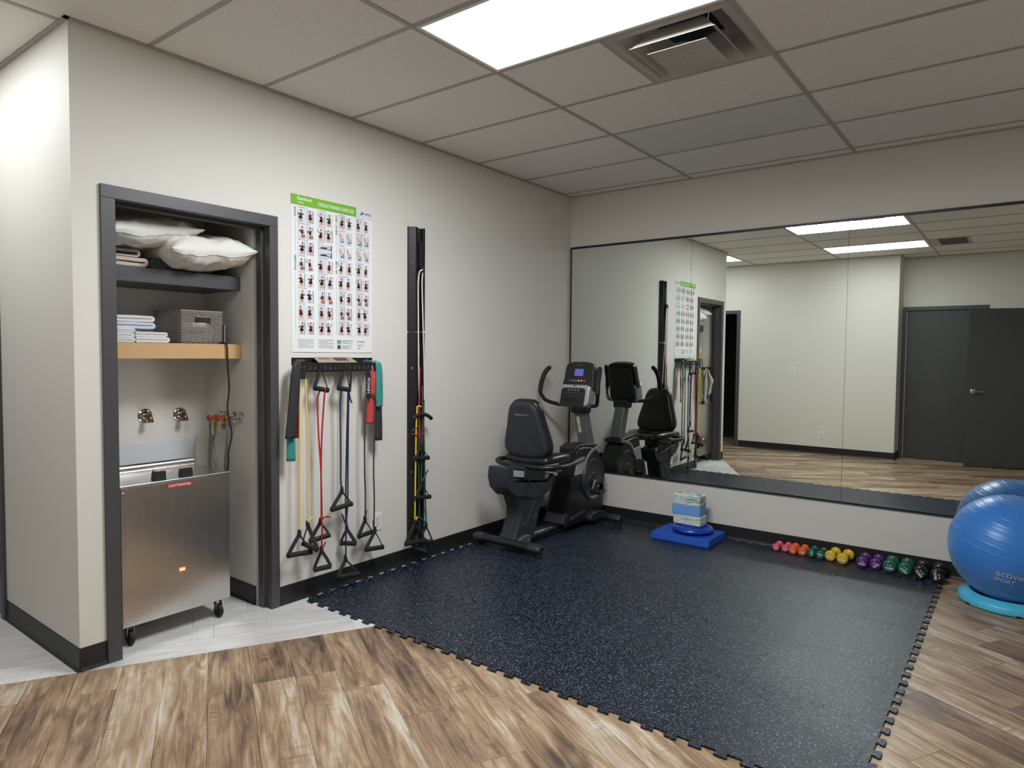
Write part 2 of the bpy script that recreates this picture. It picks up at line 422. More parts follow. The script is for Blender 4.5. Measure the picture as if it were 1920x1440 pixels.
# closet door frame: pressed steel profile with a stop
g = sgroup('door_1', (0.0, OY1, 0)); g['label'] = 'dark grey steel frame around the open closet'
def jamb_y(sgn, y):   # profile in (x,y), extruded up; sgn=+1: metal lies towards +y of the opening
    P = [(0.016, 0), (0.016, 0.053), (-0.004, 0.053), (-0.004, 0.02), (-0.116, 0.02), (-0.116, 0.04), (-0.135, 0.04), (-0.135, 0), (-0.095, 0), (-0.095, -0.016), (-0.045, -0.016), (-0.045, 0)]
    P = [(a, y + sgn * c) for a, c in P]
    return P
z1 = OZ
MB().prism(jamb_y(1, OY1), 'z', 0, OZ + 0.0).build('jamb', M_trim, g, bevel=0.002)
MB().prism([(a_, c_ - 0.010 if c_ < OY0 - 0.045 else c_) for a_, c_ in jamb_y(-1, OY0)], 'z', 0, OZ + 0.0).build('jamb', M_trim, g, bevel=0.002)
P = [(0.016, 0), (0.016, 0.060), (-0.004, 0.060), (-0.004, 0.02), (-0.116, 0.02), (-0.116, 0.04), (-0.135, 0.04), (-0.135, 0), (-0.095, 0), (-0.095, -0.016), (-0.045, -0.016), (-0.045, 0)]
b = MB(); ya, yb = OY0 - 0.063, OY1 + 0.053
v = [(x, ya, OZ + z) for x, z in P] + [(x, yb, OZ + z) for x, z in P]; n = len(P)
b.add(v, [tuple(range(n - 1, -1, -1)), tuple(range(n, 2 * n))] + [(i, (i + 1) % n, n + (i + 1) % n, n + i) for i in range(n)])
b.build('frame_head', M_trim, g, bevel=0.002)

def door_frame_x(x0, x1, yw, s, top, name, depth=0.15):
    """frame in a wall of constant y; x0,x1 opening; s = room side sign"""
    g = sgroup(name, ((x0 + x1) / 2, yw, 0))
    f0, f1 = (yw - 0.135 * s, yw + 0.016 * s)
    lo, hi = min(f0, f1), max(f0, f1)
    for a, c in ((x0 - 0.055, x0), (x1, x1 + 0.055)):
        MB().box(a, c, lo, hi, 0, top).build('jamb', M_trim, g, bevel=0.003)
        st = (x0, x0 + 0.016) if a < x0 else (x1 - 0.016, x1)
        MB().box(st[0], st[1], min(yw - 0.11 * s, yw - 0.06 * s), max(yw - 0.11 * s, yw - 0.06 * s), 0, top).build('door_stop', M_trim, g)
    MB().box(x0 - 0.055, x1 + 0.055, lo, hi, top, top + 0.055).build('frame_head', M_trim, g, bevel=0.003)
    return g
def lever(parent, p, s, d):
    """lever handle; p on leaf face, s = outward (0,sy) sign along y, d = lever direction in x"""
    x, y, z = p
    b = MB(); b.lathe([(0.0, 0.0), (0.036, 0.0), (0.036, 0.008 * s), (0.028, 0.014 * s), (0.012, 0.016 * s), (0.012, 0.05 * s), (0.0, 0.05 * s)], (x, y, z), 'y', 24)
    b.tube(cr([(x, y + 0.047 * s, z), (x + d * 0.03, y + 0.05 * s, z + 0.002), (x + d * 0.075, y + 0.047 * s, z), (x + d * 0.115, y + 0.042 * s, z - 0.002)], 4), [0.011] * 8 + [0.010] * 4 + [0.007], 10)
    return b.build('door_handle', M_chrome, parent)
g = door_frame_x(2.005, 2.935, YD, 1, 2.165, 'door_2'); g['label'] = 'closed dark grey door in the recess, seen in the mirror'
M_leaf = mat('dark grey door', (66, 66, 66), 0.5, var=0.05, vscale=14)
lf = MB().box(2.008, 2.932, YD - 0.055, YD - 0.012, 0.008, 2.162).build('door_leaf', M_leaf, g, bevel=0.002)
g = door_frame_x(3.66, 4.60, YD, 1, 2.165, 'door_3'); g['label'] = 'second recess doorway whose grey leaf stands open'
hinge = Vector((3.655, YD + 0.045, 0)); dv = Vector((2.735 - 3.655, -5.70 - hinge.y, 0)).normalized(); nn = Vector((-dv.y, dv.x, 0))
if nn.y < 0: nn = -nn
b = MB()
Q = [hinge, hinge + dv * 0.925, hinge + dv * 0.925 + nn * 0.044, hinge + nn * 0.044]
b.prism([(p.x, p.y) for p in Q], 'z', 0.01, 2.15)
lf = b.build('door_leaf', M_leaf, g, bevel=0.002)
hp = hinge + dv * 0.855 + nn * 0.044
b = MB(); b.lathe([(0.0, 0.0), (0.036, 0.0), (0.036, 0.008), (0.027, 0.016), (0.012, 0.018), (0.012, 0.052), (0, 0.052)], (0, 0, 0), 'y', 24)
b.tube(cr([(0, 0.048, 0), (0.03, 0.052, 0.002), (0.075, 0.05, 0), (0.12, 0.044, -0.003)], 4), [0.011] * 8 + [0.010] * 4 + [0.007], 10)
an = math.atan2(-dv.y, -dv.x)
b.move(Matrix.Translation((hp.x, hp.y, 1.03)) @ Matrix.Rotation(an, 4, 'Z'))
b.build('door_handle', M_chrome, lf)
g = door_frame_x(RD0, RD1, YR, 1, 2.165, 'door_4'); g['label'] = 'grey framed doorway into a dark room, seen in the mirror'
g = door_frame_x(HD0, HD1, YB, -1, 2.155, 'door_5'); g['label'] = 'dark framed blue grey door at the left edge'
lf = MB().box(HD0 + 0.004, HD1 - 0.004, YB + 0.0, YB + 0.044, 0.01, 2.15).build('door_leaf', mat('blue grey door', (92, 112, 150), 0.35), g, bevel=0.002)
for z in (0.30, 1.09, 1.9):
    MB().box(HD1 - 0.05, HD1 + 0.004, YB - 0.020, YB + 0.0, z - 0.06, z + 0.06).build('hinge', M_blackr, lf)

# ------------------------------------------------------------------ floor with planks
fl = MB().box(-3.72, XR + 0.12, -8.1, 0.12, -0.06, -0.0045).build('floor', mat('subfloor', (46, 40, 36), 0.9), smooth=0); struct(fl)
def clip(poly, px, py, nx, ny):
    out = []
    for i in range(len(poly)):
        a, c = poly[i], poly[(i + 1) % len(poly)]
        da = (a[0] - px) * nx + (a[1] - py) * ny; dc = (c[0] - px) * nx + (c[1] - py) * ny
        if da >= 0: out.append(a)
        if da * dc < 0:
            t = da / (da - dc); out.append((a[0] + (c[0] - a[0]) * t, a[1] + (c[1] - a[1]) * t))
    return out
ROOMS = [(0, XR, YD, 0), (-3.6, 0, YR, YB), (CX0, 0, CY0, CY1), (RD0, RD1, -6.6, YR)]
MATX = (0.06, 2.96, -2.89, -0.06)
def seen(poly):
    xs = [p[0] for p in poly]; ys = [p[1] for p in poly]
    for i in range(15):
        for j in range(15):
            x = min(xs) + (max(xs) - min(xs)) * (i + 0.5) / 15; y = min(ys) + (max(ys) - min(ys)) * (j + 0.5) / 15
            ins = True; sg = 0
            for k in range(len(poly)):
                a, c = poly[k], poly[(k + 1) % len(poly)]
                cr_ = (c[0] - a[0]) * (y - a[1]) - (c[1] - a[1]) * (x - a[0])
                if sg == 0: sg = 1 if cr_ > 0 else -1
                if cr_ * sg < 0: ins = False; break
            if not ins: continue
            if MATX[0] < x < MATX[1] and MATX[2] < y < MATX[3]: continue
            if any(r[0] < x < r[1] and r[2] < y < r[3] for r in ROOMS): return True
    return False
JX, JY = 0.0, -4.146       # a point on the joint between the two floors
rp = random.Random(5)
def lay(name, ang, W, Ln, side, m):
    ux, uy = math.cos(ang), math.sin(ang); vx, vy = -uy, ux; gap = 0.0007
    for r in range(-70, 71):
        so = rp.uniform(0, Ln)
        for c in range(-9, 10):
            u0, u1 = c * Ln + so + gap, (c + 1) * Ln + so - gap; v0, v1 = r * W + gap, (r + 1) * W - gap
            poly = [(JX + ux * u + vx * v, JY + uy * u + vy * v) for u, v in ((u0, v0), (u1, v0), (u1, v1), (u0, v1))]
            poly = clip(poly, JX + DY * side * 0.0008, JY - DX * side * 0.0008, DY * side, -DX * side)
            for px, py, nx, ny in ((-3.7, 0, 1, 0), (XR + 0.05, 0, -1, 0), (0, -7.0, 0, 1), (0, 0.05, 0, -1)):
                if len(poly) > 2: poly = clip(poly, px, py, nx, ny)
            if len(poly) < 3 or not seen(poly): continue
            MB().prism(poly, 'z', -0.0045, 0.0).build(name, m, fl, smooth=0)
lay('floor_plank', ANG_B, 0.181, 1.22, 1, MATS['brown plank'])
lay('floor_plank', ANG_G, 0.181, 1.22, -1, MATS['pale plank'])

# ------------------------------------------------------------------ ceiling: tees, tiles, light panels
ceil = MB().box(-3.72, XR + 0.12, -8.1, 0.12, H + 0.30, H + 0.36).build('ceiling', mat('plenum', (120, 116, 110), 0.9), smooth=0); struct(ceil)
M_tee = mat('ceiling tee', (172, 168, 162), 0.5)
GX = [-3.71, -2.49, -1.27, -0.05, 1.17, 2.39, 3.61, 4.83]
GY = [-0.137 - 0.61 * k for k in range(0, 10)]
def in_room(x, y):
    return (0 < x < XR and YD < y < 0) or (-3.6 < x <= 0 and YR < y < YB)
LIGHTS = {(1.17, 4): 'a', (1.17, 7): 'b', (-1.27, 7): 'c'}
x_edges = sorted(set([-3.6, 0.0, XR] + GX)); y_edges = sorted(set([0.0, YB, YR, YD] + GY))
cells = []
gxs = [-3.71, -2.49, -1.27, -0.05, 1.17, 2.39, 3.61, 4.83, 6.05]
gys = [0.47] + GY + [GY[-1] - 0.61]
def tile(x0, x1, y0, y1, m):
    b = MB(); b.box(x0, x1, y0, y1, H + 0.004, H + 0.02)
    b.build('ceiling_tile', m, ceil, smooth=0)
for i in range(len(gxs) - 1):
    for j in range(len(gys) - 1):
        x0, x1, y1, y0 = gxs[i], gxs[i + 1], gys[j], gys[j + 1]
        kk = j - 1   # row index: between GY[kk] and GY[kk+1]
        if (round(x0, 2), kk) in LIGHTS: continue
        rects = []
        for R0 in ((0.0, XR, YD, 0.0), (-3.6, 0.0, YR, YB)):
            a0, a1, c0, c1 = max(x0, R0[0]), min(x1, R0[1]), max(y0, R0[2]), min(y1, R0[3])
            if R0[0] == 0.0 and R0[2] == YD and y0 < YR and a0 < 1.955:
                if c1 > YR and a0 < 1.955: pass
            if a1 - a0 > 0.02 and c1 - c0 > 0.02: rects.append((a0, a1, c0, c1))
        for (a0, a1, c0, c1) in rects:
            if kk == 3 and abs(x0 - 1.17) < 0.01:
                tile(a0, 1.78, c0, c1, MATS['ceiling tile']); continue
            if kk == 7 and abs(x0 - 2.39) < 0.01:
                tile(2.825, a1, c0, c1, MATS['ceiling tile']); continue
            m = MATS['grey ceiling tile'] if (kk == 1 and abs(x0 - 1.17) < 0.01) else MATS['ceiling tile']
            tile(a0, a1, c0, c1, m)
W2 = 0.012
def tee(x0, x1, y0, y1, dz_=0.0):
    MB().box(x0, x1, y0, y1, H + dz_, H + 0.0035).build('ceiling_tee', M_tee, ceil, smooth=0)
for x in GX:
    if x > 0: tee(x - W2, x + W2, (YR if x < 1.95 else YD), 0)
    elif x > -3.6: tee(x - W2, x + W2, YR, YB)
for y in GY:
    if y > YB:
        tee(0, XR, y - W2, y + W2, 0.0008)
    elif y > YR: tee(-3.6, XR, y - W2, y + W2, 0.0008)
    elif y > YD: tee(1.955, XR, y - W2, y + W2, 0.0008)
tee(1.78 - W2, 1.78 + W2, GY[4], GY[3], 0.0014); tee(2.825 - W2 * 0.5, 2.825 + W2 * 0.5, GY[8], GY[7], 0.0014)
M_angle = mat('wall angle', (176, 172, 166), 0.5)
def angle(name, x0, x1, y0, y1):
    struct(MB().box(x0, x1, y0, y1, H - 0.004, H + 0.002).build(name, M_angle, smooth=0))
angle('trim_1', 0, 0.02, YB - 0.02, 0); angle('trim_2', 0.02, XR, -0.02, 0); angle('trim_3', -3.6, 0.02, YB - 0.02, YB); angle('trim_4', -3.6, 1.955, YR, YR + 0.02)
angle('trim_5', 1.955, 1.975, YD, YR + 0.02); angle('trim_6', 1.975, XR, YD, YD + 0.02)

M_diff = bpy.data.materials.new('lit diffuser'); M_diff.use_nodes = True
bs = M_diff.node_tree.nodes['Principled BSDF']; bs.inputs['Base Color'].default_value = (0.9, 0.9, 0.9, 1)
bs.inputs['Emission Color'].default_value = (0.93, 0.97, 1.0, 1); bs.inputs['Emission Strength'].default_value = 0.9
def panel(x0, k, label, pw=1.0):
    y1, y0 = GY[k], GY[k + 1]; x1 = x0 + 1.22
    t = thing('ceiling_light', ((x0 + x1) / 2, (y0 + y1) / 2, H), label, 'light', 'flat ceiling light panels')
    b = MB(); e = 0.013; f = 0.017
    for q in ((x0 + e, x1 - e, y0 + e, y0 + e + f), (x0 + e, x1 - e, y1 - e - f, y1 - e), (x0 + e, x0 + e + f, y0 + e + f, y1 - e - f), (x1 - e - f, x1 - e, y0 + e + f, y1 - e - f)):
        b.box(*q, H - 0.001, H + 0.03)
    b.build('frame', M_white, t, smooth=0)
    d = MB().box(x0 + e + f, x1 - e - f, y0 + e + f, y1 - e - f, H + 0.002, H + 0.008).build('diffuser', M_diff, t, smooth=0)
    ld = bpy.data.lights.new('panel_lamp', 'AREA'); ld.shape = 'RECTANGLE'; ld.size = 1.15; ld.size_y = 0.54; ld.energy = LIGHT * pw; ld.color = (0.93, 0.97, 1.0); ld.spread = math.radians(SPREAD)
    lo_ = bpy.data.objects.new('panel_lamp', ld); C.objects.link(lo_); lo_.location = ((x0 + x1) / 2, (y0 + y1) / 2, H - 0.002); put(lo_, t)
    return t
panel(1.17, 4, 'bright white ceiling light panel beside the square air vent', 2.05)
panel(1.17, 7, 'white ceiling light panel beside the grey grille, seen in mirror', 0.42)
panel(-1.27, 7, 'white hall ceiling light panel above the dark doorway', 0.42)

# ================================================================== OBJECTS
# ------------------------------------------------------------------ wall mirror
ZT, ZB = 2.452, 0.425
t = thing('wall_mirror', (1.78, -0.01, ZB), 'wide frameless wall mirror in three panels with thin black edge', 'mirror')
M_mir = mat('mirror silver', (226, 232, 226), 0.0, 1.0)
xs = [0.022, 1.186, 2.366, 3.546]
for i in range(3):
    MB().box(xs[i] + 0.001, xs[i + 1] - 0.001, -0.0105, -0.0045, ZB, ZT).build('mirror_panel', M_mir, t, smooth=0)
MB().box(0.012, xs[3] + 0.01, -0.0145, -0.001, ZT, ZT + 0.019).build('edge_trim', M_black, t)
MB().box(0.012, xs[3] + 0.01, -0.0145, -0.001, ZB - 0.014, ZB).build('edge_trim', M_black, t)
MB().box(0.010, 0.022, -0.0145, -0.001, ZB - 0.014, ZT + 0.014).build('edge_trim', M_black, t)
MB().box(xs[3], xs[3] + 0.012, -0.0145, -0.001, ZB - 0.014, ZT + 0.014).build('edge_trim', M_black, t)
MB().box(xs[0], xs[3], -0.0045, -0.001, ZB, ZT).build('backing', M_black, t)

# ------------------------------------------------------------------ interlocking floor mat
MT = 0.009
mt = thing('rubber_floor_mat', (1.5, -1.5, 0), 'speckled navy black rubber mat of interlocking puzzle tiles', 'mat')
PX = [0.045 + 0.591 * i for i in range(6)]; PY = [-2.935 + 0.596 * j for j in range(5)] + [-0.045]
def tabs(p0, p1, sgn, n, phase=0.0):
    """points from p0 to p1 with dovetail tabs sticking out to the left normal * sgn"""
    p0 = Vector((*p0, 0)); p1 = Vector((*p1, 0)); d = (p1 - p0); Ln = d.length; d.normalize(); nn_ = Vector((-d.y, d.x, 0)) * sgn
    out = [p0]; pit = Ln / n; dp = 0.029
    for i in range(n):
        c = (i + 0.5) * pit
        for u, hgt in ((-0.020, 0.0), (-0.020, 0.005), (-0.0262, 0.020), (-0.0262, 0.025), (-0.022, dp), (0.022, dp), (0.0262, 0.025), (0.0262, 0.020), (0.020, 0.005), (0.020, 0.0)):
            out.append(p0 + d * (c + u) + nn_ * hgt)
    out.append(p1)
    return out
for i in range(5):
    for j in range(5):
        x0, x1, y0, y1 = PX[i], PX[i + 1], PY[j], PY[j + 1]
        short = (j == 4)
        poly = []
        poly += tabs((x0, y0), (x1, y0), -1, 6)                                  # near edge: tabs out to -y
        poly += tabs((x1, y0), (x1, y1), -1, 5 if short else 6)                  # right edge: tabs out to +x
        if j == 4: poly += tabs((x1, y1), (x0, y1), -1, 6)
        else: poly += list(reversed(tabs((x0, y1), (x1, y1), -1, 6)))
        if i == 0: poly += tabs((x0, y1), (x0, y0), -1, 5 if short else 6)
        else: poly += list(reversed(tabs((x0, y0), (x0, y1), -1, 5 if short else 6)))
        pl = []
        for p in poly:
            if not pl or (Vector((p.x, p.y)) - Vector(pl[-1])).length > 1e-5: pl.append((p.x, p.y))
        if (Vector(pl[0]) - Vector(pl[-1])).length < 1e-5: pl.pop()
        k_ = len(pl); off_ = []
        for q_ in range(k_):
            a_, p_, c_ = Vector(pl[q_ - 1]), Vector(pl[q_]), Vector(pl[(q_ + 1) % k_]); e1, e2 = (p_ - a_).normalized(), (c_ - p_).normalized()
            n1, n2 = Vector((-e1.y, e1.x)), Vector((-e2.y, e2.x)); nb = (n1 + n2)
            nb = nb.normalized() if nb.length > 1e-4 else n1
            off_.append(tuple(p_ + nb * 0.0007))
        MB().prism(off_, 'z', 0.0, MT).build('mat_tile', MATS['rubber'], mt, smooth=0)

# ------------------------------------------------------------------ exercise poster
t = thing('exercise_poster', (0, -2.706, 1.477), 'white exercise poster with green header and rows of photos', 'poster')
PW, PH, PY0, PZ1 = 0.607, 0.916, -3.010, 2.394
PXW = 0.0025
b = MB(); n = 14
vv = []; ff = []
for i in range(n + 1):
    for j in range(n + 1):
        u_, v_ = i / n, j / n
        bow = 0.0012 * math.sin(u_ * 7) * v_ ** 2 + 0.002 * v_ ** 3
        vv.append((PXW + bow * 0.5, PY0 + PW * u_, PZ1 - PH * v_))
for i in range(n):
    for j in range(n):
        a = i * (n + 1) + j; ff.append((a, a + 1, a + n + 2, a + n + 1))
k = len(vv); vv += [(0.0004, y, z) for _, y, z in vv[:k]]; ff += [tuple(q + k for q in reversed(f)) for f in ff]
ring = [i * (n + 1) for i in range(n + 1)] + [n * (n + 1) + j for j in range(1, n + 1)] + [i * (n + 1) + n for i in range(n - 1, -1, -1)] + [j for j in range(n - 1, 0, -1)]
for i in range(len(ring)):
    a, c = ring[i], ring[(i + 1) % len(ring)]; ff.append((a, c, c + k, a + k))
b.add(vv, ff); b.build('sheet', mat('poster paper', (228, 229, 228), 0.35), t)
class Ink:
    def __init__(s): s.v = []; s.f = []; s.c = []; s.z = 0
    def poly(s, pts, col, lay=1):
        k = len(s.v)
        for u_, v_ in pts: s.v.append((PXW + 0.0016 + 0.00012 * lay, PY0 + PW * u_, PZ1 - PH * v_))
        s.f.append(tuple(range(k, k + len(pts)))); s.c.append(col)
    def rect(s, u0, u1, v0, v1, col, lay=1): s.poly([(u0, v0), (u0, v1), (u1, v1), (u1, v0)], col, lay)
    def ell(s, u, v, ru, rv, col, lay=1, n=8): s.poly([(u + ru * math.cos(-a * 2 * math.pi / n), v + rv * math.sin(-a * 2 * math.pi / n)) for a in range(n)], col, lay)
    def limb(s, a, c, w_, col, lay=2):
        dx, dy = (c[0] - a[0]) * PW, (c[1] - a[1]) * PH; L_ = math.hypot(dx, dy) or 1; ox, oy = -dy / L_ * w_ / PW, dx / L_ * w_ / PH
        s.poly([(a[0] + ox, a[1] + oy), (a[0] - ox, a[1] - oy), (c[0] - ox, c[1] - oy), (c[0] + ox, c[1] + oy)], col, lay)
    def build(s, name, m, parent):
        me = bpy.data.meshes.new(name); me.from_pydata(s.v, [], s.f)
        at = me.color_attributes.new('ink', 'FLOAT_COLOR', 'CORNER'); li = 0; data = []
        for p, c in zip(me.polygons, s.c):
            for _ in p.vertices: data += [*lin(c), 1.0]
        at.data.foreach_set('color', data)
        o = bpy.data.objects.new(name, me); C.objects.link(o); me.materials.append(m); put(o, parent); return o
ink = Ink(); rg = random.Random(3)
GREEN = (116, 178, 40)
ink.poly([(0.0, 0.0), (0.0, 0.064), (0.787, 0.064), (0.782, 0.0)], GREEN, 1)
ink.rect(0.795, 1.0, 0.0, 0.064, (214, 216, 222), 1)
SK = (206, 158, 136); SK2 = (176, 120, 98); DK = (38, 34, 42); HR = (46, 34, 32)
def person(u0, u1, v0, v1, kind):
    W_, H_ = u1 - u0, v1 - v0
    P_ = lambda a, c: (u0 + W_ * a, v0 + H_ * c)
    ink.rect(u0, u1, v0, v1, rg.choice([(208, 212, 222), (214, 218, 226), (200, 204, 216)]), 1)
    if rg.random() < 0.55: ink.rect(u0 + W_ * 0.86, u0 + W_ * 0.94, v0 + H_ * 0.05, v1, (96, 98, 112), 2)
    c = 0.45 + rg.uniform(-0.12, 0.1)
    if kind == 'foot':
        ink.limb(P_(0.2, 0.2), P_(0.5, 0.65), 0.008, SK, 2); ink.ell(*P_(0.6, 0.72), W_ * 0.3, H_ * 0.17, rg.choice([(60, 66, 86), (86, 84, 74)]), 3); ink.limb(P_(0.4, 0.62), P_(0.75, 0.75), 0.005, (220, 220, 224), 4)
        return
    if kind == 'lie':
        ink.rect(u0 + W_ * 0.08, u1 - W_ * 0.08, v0 + H_ * 0.70, v0 + H_ * 0.80, DK, 2); ink.limb(P_(0.28, 0.58), P_(0.6, 0.56), 0.0042, DK, 3); ink.limb(P_(0.58, 0.52), P_(0.7, 0.22), 0.003, SK, 4); ink.limb(P_(0.7, 0.22), P_(0.82, 0.62), 0.003, SK, 4); ink.ell(*P_(0.22, 0.58), W_ * 0.05, H_ * 0.13, HR, 4)
        return
    sit = kind == 'sit'
    hy = 0.16 if not sit else 0.2
    sh = hy + 0.17; hip = 0.58 if not sit else 0.62
    lean = rg.uniform(-0.1, 0.1)
    # legs
    if sit:
        ink.ell(*P_(c + 0.08, 0.84), W_ * 0.24, H_ * 0.14, rg.choice([(150, 110, 96), (110, 104, 110)]), 2)
        ink.limb(P_(c, hip), P_(c + 0.32, hip + 0.1), 0.0075, SK, 3); ink.limb(P_(c + 0.32, hip + 0.1), P_(c + 0.34, 0.95), 0.006, SK2, 3)
    else:
        ink.limb(P_(c - 0.09, hip), P_(c - 0.12, 0.96), 0.0062, SK, 2); ink.limb(P_(c + 0.09, hip), P_(c + 0.13, 0.96), 0.0062, SK, 2)
        ink.limb(P_(c - 0.09, hip), P_(c - 0.1, hip + 0.16), 0.0085, DK, 3); ink.limb(P_(c + 0.09, hip), P_(c + 0.1, hip + 0.16), 0.0085, DK, 3)
    # torso
    ink.poly([P_(c - 0.19 + lean, sh), P_(c - 0.15, hip + 0.03), P_(c + 0.16, hip + 0.03), P_(c + 0.2 + lean, sh)], DK, 3)
    ink.limb(P_(c + lean, sh + 0.02), P_(c + lean, hy + 0.06), 0.005, SK, 3)
    for s_ in (-1, 1):
        q = rg.random(); a = P_(c + s_ * 0.2 + lean, sh + 0.02)
        if q < 0.35: e, h_ = P_(c + s_ * 0.27, sh + 0.2), P_(c + s_ * 0.24, sh + 0.36)
        elif q < 0.7: e, h_ = P_(c + s_ * 0.34, sh + 0.14), P_(c + s_ * 0.3 + 0.08, sh + 0.02)
        else: e, h_ = P_(c + s_ * 0.36, sh - 0.06), P_(c + s_ * 0.4, sh - 0.24)
        ink.limb(a, e, 0.0042, SK, 4); ink.limb(e, h_, 0.0036, SK, 4)
    hc = P_(c + lean * 1.2, hy)
    ink.ell(hc[0], hc[1], W_ * 0.105, H_ * 0.09, SK, 5); ink.poly([(hc[0] + W_ * 0.115 * math.cos(a), hc[1] - H_ * 0.095 * math.sin(a)) for a in [math.pi * k / 6 for k in range(7)]], HR, 6)
COLS = [(0.074, 0.157), (0.172, 0.256), (0.306, 0.391), (0.402, 0.484), (0.556, 0.633), (0.650, 0.728), (0.782, 0.860), (0.874, 0.950)]
ROWS = [0.084 + 0.1025 * k for k in range(8)]
for r in range(8):
    for c in range(8):
        u0, u1 = COLS[c]; v0 = ROWS[r] + (0.0 if c < 4 else -0.004); v1 = v0 + 0.086
        if r == 2 and c == 2:
            for q in range(2): person(u0, COLS[3][1], v0 + q * 0.046, v0 + q * 0.046 + 0.04, 'lie')
            continue
        if r == 2 and c == 3: continue
        kind = 'stand'
        if c >= 4 and r in (1, 2): kind = 'foot'
        elif (r, c // 2) in ((1, 0), (3, 0), (5, 1), (5, 3), (6, 2)): kind = 'sit'
        person(u0, u1, v0, v1, kind)
    for c in (0, 2, 4, 6):
        ink.rect(COLS[c][0], COLS[c][0] + rg.uniform(0.07, 0.14), ROWS[r] - 0.0095, ROWS[r] - 0.0065, (150, 150, 152), 1)
for u_ in (0.045, 0.530):
    ink.rect(u_, u_ + 0.002, 0.21 if u_ > 0.5 else 0.15, 0.365, (150, 150, 150), 1); ink.rect(u_, u_ + 0.002, 0.49, 0.885, (150, 150, 150), 1)
for (u0, u1, v0, nl) in ((0.07, 0.262, 0.916, 9), (0.306, 0.50, 0.916, 9), (0.595, 0.74, 0.916, 4), (0.595, 0.72, 0.952, 4), (0.80, 0.88, 0.945, 2), (0.80, 0.84, 0.966, 2)):
    for q in range(nl): ink.rect(u0, u1 - rg.uniform(0, 0.5) * (u1 - u0) * (1 if q % 3 == 2 else 0.1), v0 + q * 0.0068, v0 + q * 0.0068 + 0.003, (172, 173, 176), 1)
ink.rect(0.535, 0.585, 0.917, 0.943, (96, 150, 148), 1); ink.limb((0.555, 0.935), (0.578, 0.943), 0.004, SK, 2)
ink.rect(0.538, 0.582, 0.950, 0.978, (120, 122, 122), 1); ink.ell(0.56, 0.965, 0.014, 0.011, (60, 58, 56), 2)
for (u_, v_, s_) in ((0.845, 0.032, 1.0), (0.805, 0.924, 0.6)):
    ink.poly([(u_, v_ - 0.016 * s_), (u_ + 0.018 * s_, v_ - 0.006 * s_), (u_ + 0.02 * s_, v_ + 0.006 * s_), (u_, v_ + 0.015 * s_), (u_ - 0.02 * s_, v_ + 0.012 * s_), (u_ + 0.004 * s_, v_ + 0.006 * s_), (u_ + 0.008 * s_, v_ - 0.004 * s_)], (40, 40, 46), 2)
ink.build('print', MATS['printed ink'], t)
M_ink = mat('dark ink', (62, 62, 66), 0.5); M_wink = mat('white ink', (240, 244, 238), 0.5)
def pl(u_, v_, lay=0.0025): return (PXW + lay, PY0 + PW * u_, PZ1 - PH * v_)
YD_, ZD_ = (0, 1, 0), (0, 0, 1)
lettering('Exerband', 0.030, pl(0.150, 0.022), YD_, ZD_, M_wink, t, bold=0.012, fit=0.098)
lettering('TUBING', 0.014, pl(0.105, 0.048), YD_, ZD_, M_wink, t, fit=0.042)
lettering('STRENGTHENING EXERCISES', 0.031, pl(0.530, 0.036), YD_, ZD_, M_wink, t, fit=0.272, bold=0.006)
lettering('PrePak', 0.021, pl(0.922, 0.034), YD_, ZD_, M_ink, t, bold=0.01, fit=0.072)
lettering('PrePak', 0.014, pl(0.862, 0.925), YD_, ZD_, M_ink, t)
for s_, u_, v_ in (('TRUNK', 0.045, 0.108), ('SHOULDERS', 0.045, 0.43), ('ELBOW / WRIST', 0.531, 0.145), ('HIP / KNEE', 0.531, 0.43)):
    lettering(s_, 0.017, pl(u_, v_), ZD_, (0, -1, 0), M_ink, t)

# ------------------------------------------------------------------ band rack
t = thing('band_rack', (0, -2.706, 1.36), 'black steel peg rack mounted below the exercise poster', 'rack')
MB().box(0.0005, 0.004, -3.011, -2.402, 1.40, 1.445).build('wall_plate', M_black, t, bevel=0.001)
MB().box(0.004, 0.095, -3.0, -2.425, 1.412, 1.415).build('top_shelf', M_black, t)
nS = 16
prof = []
y0r, y1r = -3.005, -2.42
b = MB(); pit = (y1r - y0r) / nS
poly = [(y1r, 1.415), (y0r, 1.415), (y0r, 1.368)]
for i in range(nS):
    c = y0r + (i + 0.5) * pit
    poly += [(c - 0.0115, 1.368), (c - 0.0105, 1.392), (c - 0.005, 1.400), (c + 0.005, 1.400), (c + 0.0105, 1.392), (c + 0.0115, 1.368)]
poly.append((y1r, 1.368))
b.prism(poly, 'x', 0.092, 0.096); b.build('slotted_front', M_black, t, smooth=0)
for i in range(nS - 1):
    c = y0r + (i + 1) * pit
    MB().box(0.06, 0.096, c - 0.004, c + 0.004, 1.362, 1.370).build('peg', M_black, t)
for y in (-2.98, -2.45):
    MB().lathe([(0, 0.0045), (0.006, 0.0045), (0.005, 0.0075), (0, 0.008)], (0, y, 1.431), 'x', 12).build('screw', M_chrome, t)
